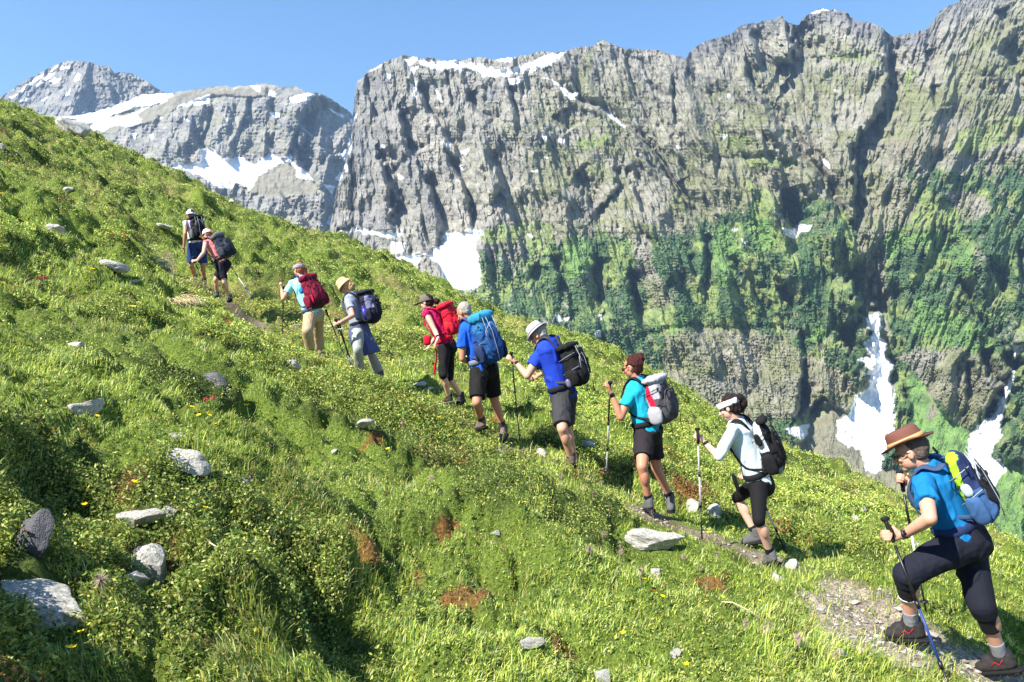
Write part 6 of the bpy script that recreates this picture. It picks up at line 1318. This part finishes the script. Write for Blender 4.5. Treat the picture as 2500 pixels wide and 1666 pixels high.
# dry stems
for pts, lab in [([g8(0, 920), g8(140, 950), g8(300, 1000)], 'long pale dry stem lying at the left edge of the meadow'), ([g8(240, 690), g8(330, 760), g8(430, 820)], 'pale dry stem slanting below the red-pink blossom at left'), ([g6(1040, 720), g6(1120, 820), g6(1230, 890)], 'curved pale dry stem right of the flat wedge-shaped slab'), ([g6(1170, 805), g6(1290, 815), g6(1380, 855)], 'kinked pale dry stem beside the curved one'), ([g9(770, 940), g9(850, 945), g9(960, 1000), g9(1060, 1060)], 'long pale stem in the turf left of the stony path'), ([g9(960, 1000), g9(1100, 1035), g9(1215, 1070)], 'second pale stem lying across the long one near the path'), ([A6(110, 1240), A6(300, 1140), A6(530, 1090), A6(680, 1110)], 'long arching dry stalk in front of the boots of the olive-capped woman'), ([g8(1790, 1165), g8(1850, 1160), g8(1925, 1162)], 'short pale straw lying over the stone below the maroon backpack')]:
    q = []
    for i, (a, b) in enumerate(pts):
        p, Y = stand(a, b); q.append(p + Vector((0, 0, .05 if 0 < i < len(pts) - 1 else .03)))
    Ys = np.mean([v.y for v in q]); q = [P(a, b, q[0].y + (q[-1].y - q[0].y) * i / (len(pts) - 1) - .05) for i, (a, b) in enumerate(pts)]
    s = Solid(); s.tube(q, .0020 + .0003 * Ys, 6); tag(link('fallen_straw', s.mesh('fallen_straw'), STRAWM), lab, 'straw', 'dry straws in the turf')
# tuft of bleached grass
p, Y = stand(*g8(1190, 770)); s = Solid(); rg = random.Random(2)
for i in range(160):
    b = p + Vector((rg.gauss(-.1, .14), rg.gauss(0, .10), 0)); d = Vector((rg.uniform(.3, 1), rg.uniform(-.9, -.1), rg.uniform(-.1, .35))).normalized(); l = rg.uniform(.2, .5); s.tube([b, b + d * l * .5 + Vector((0, 0, .07)), b + d * l - Vector((0, 0, .04))], [.005, .004, .002], 4)
tag(link('dry_grass_tuft', s.mesh('dry_grass_tuft'), STRAWM), 'bleached tuft of long grass hanging over the bank below the woman in pink', 'grass tuft')
# loose stones of the path
n = 5200; x, y = sample_points(n * 6, 4.2, 14, 1.2); m, _ = trail_mask(x, y); k = (m * RNG.random(len(x)) > .45); x, y = x[k][:n], y[k][:n]; z = height(x, y); n = len(x)
base = np.array([[1, 0, 0], [-1, 0, 0], [0, 1, 0], [0, -1, 0], [0, 0, 1], [0, 0, -1], [.6, .6, .5], [-.6, .6, .5], [.6, -.6, .5], [-.6, -.6, .5]], float)
tri = np.array([[4, 6, 7], [4, 7, 9], [4, 9, 8], [4, 8, 6], [0, 2, 6], [2, 1, 7], [1, 3, 9], [3, 0, 8], [2, 7, 6], [1, 9, 7], [3, 8, 9], [0, 6, 8], [0, 5, 2], [2, 5, 1], [1, 5, 3], [3, 5, 0]])
sc = RNG.gamma(2.0, .006, n).clip(.004, .05)[:, None, None] * RNG.uniform(.6, 1.3, (n, 1, 3)) * np.array([1, 1, .55]); V = base[None] * RNG.uniform(.7, 1.2, (n, 10, 3)) * sc
an = RNG.random(n) * 6.28; ca, sa_ = np.cos(an)[:, None], np.sin(an)[:, None]; V = np.stack([V[..., 0] * ca - V[..., 1] * sa_, V[..., 0] * sa_ + V[..., 1] * ca, V[..., 2]], -1) + np.stack([x, y, z + .002], -1)[:, None]
me = np_mesh('gravel', V.reshape(-1, 3), (tri[None] + np.arange(n)[:, None, None] * 10).reshape(-1), np.full(n * len(tri), 3)); vcol(me, 'Col', np.repeat(np.array(rgb(172, 164, 152)) * RNG.uniform(.45, 1.2, (n, 1)), 10, 0))
tag(link('gravel', me, attr_mat('gravel_stone', 'Col', nscale=30, bump=.3), sm=False), 'loose grey gravel and broken slate on the path', 'gravel', kind='stuff')
# ------------------------------------------------------------------ the air between here and the mountains
hm = bpy.data.materials.new('haze_air'); hm.use_nodes = True; hn = hm.node_tree.nodes
hn.remove(hn['Principled BSDF']); pv = hn.new('ShaderNodeVolumePrincipled'); pv.inputs['Density'].default_value = 0.000055
pv.inputs['Color'].default_value = (.45, .68, 1.0, 1); pv.inputs['Anisotropy'].default_value = .2
hm.node_tree.links.new(pv.outputs[0], hn['Material Output'].inputs['Volume'])
s = Solid(); s.box((150, 2900, 380), (3400, 3900, 880), Vector((1, 0, 0)), Vector((0, 1, 0)), Vector((0, 0, 1)))
tag(link('haze', s.mesh('haze'), hm, None, False), 'thin blue mountain air', 'haze', kind='stuff')
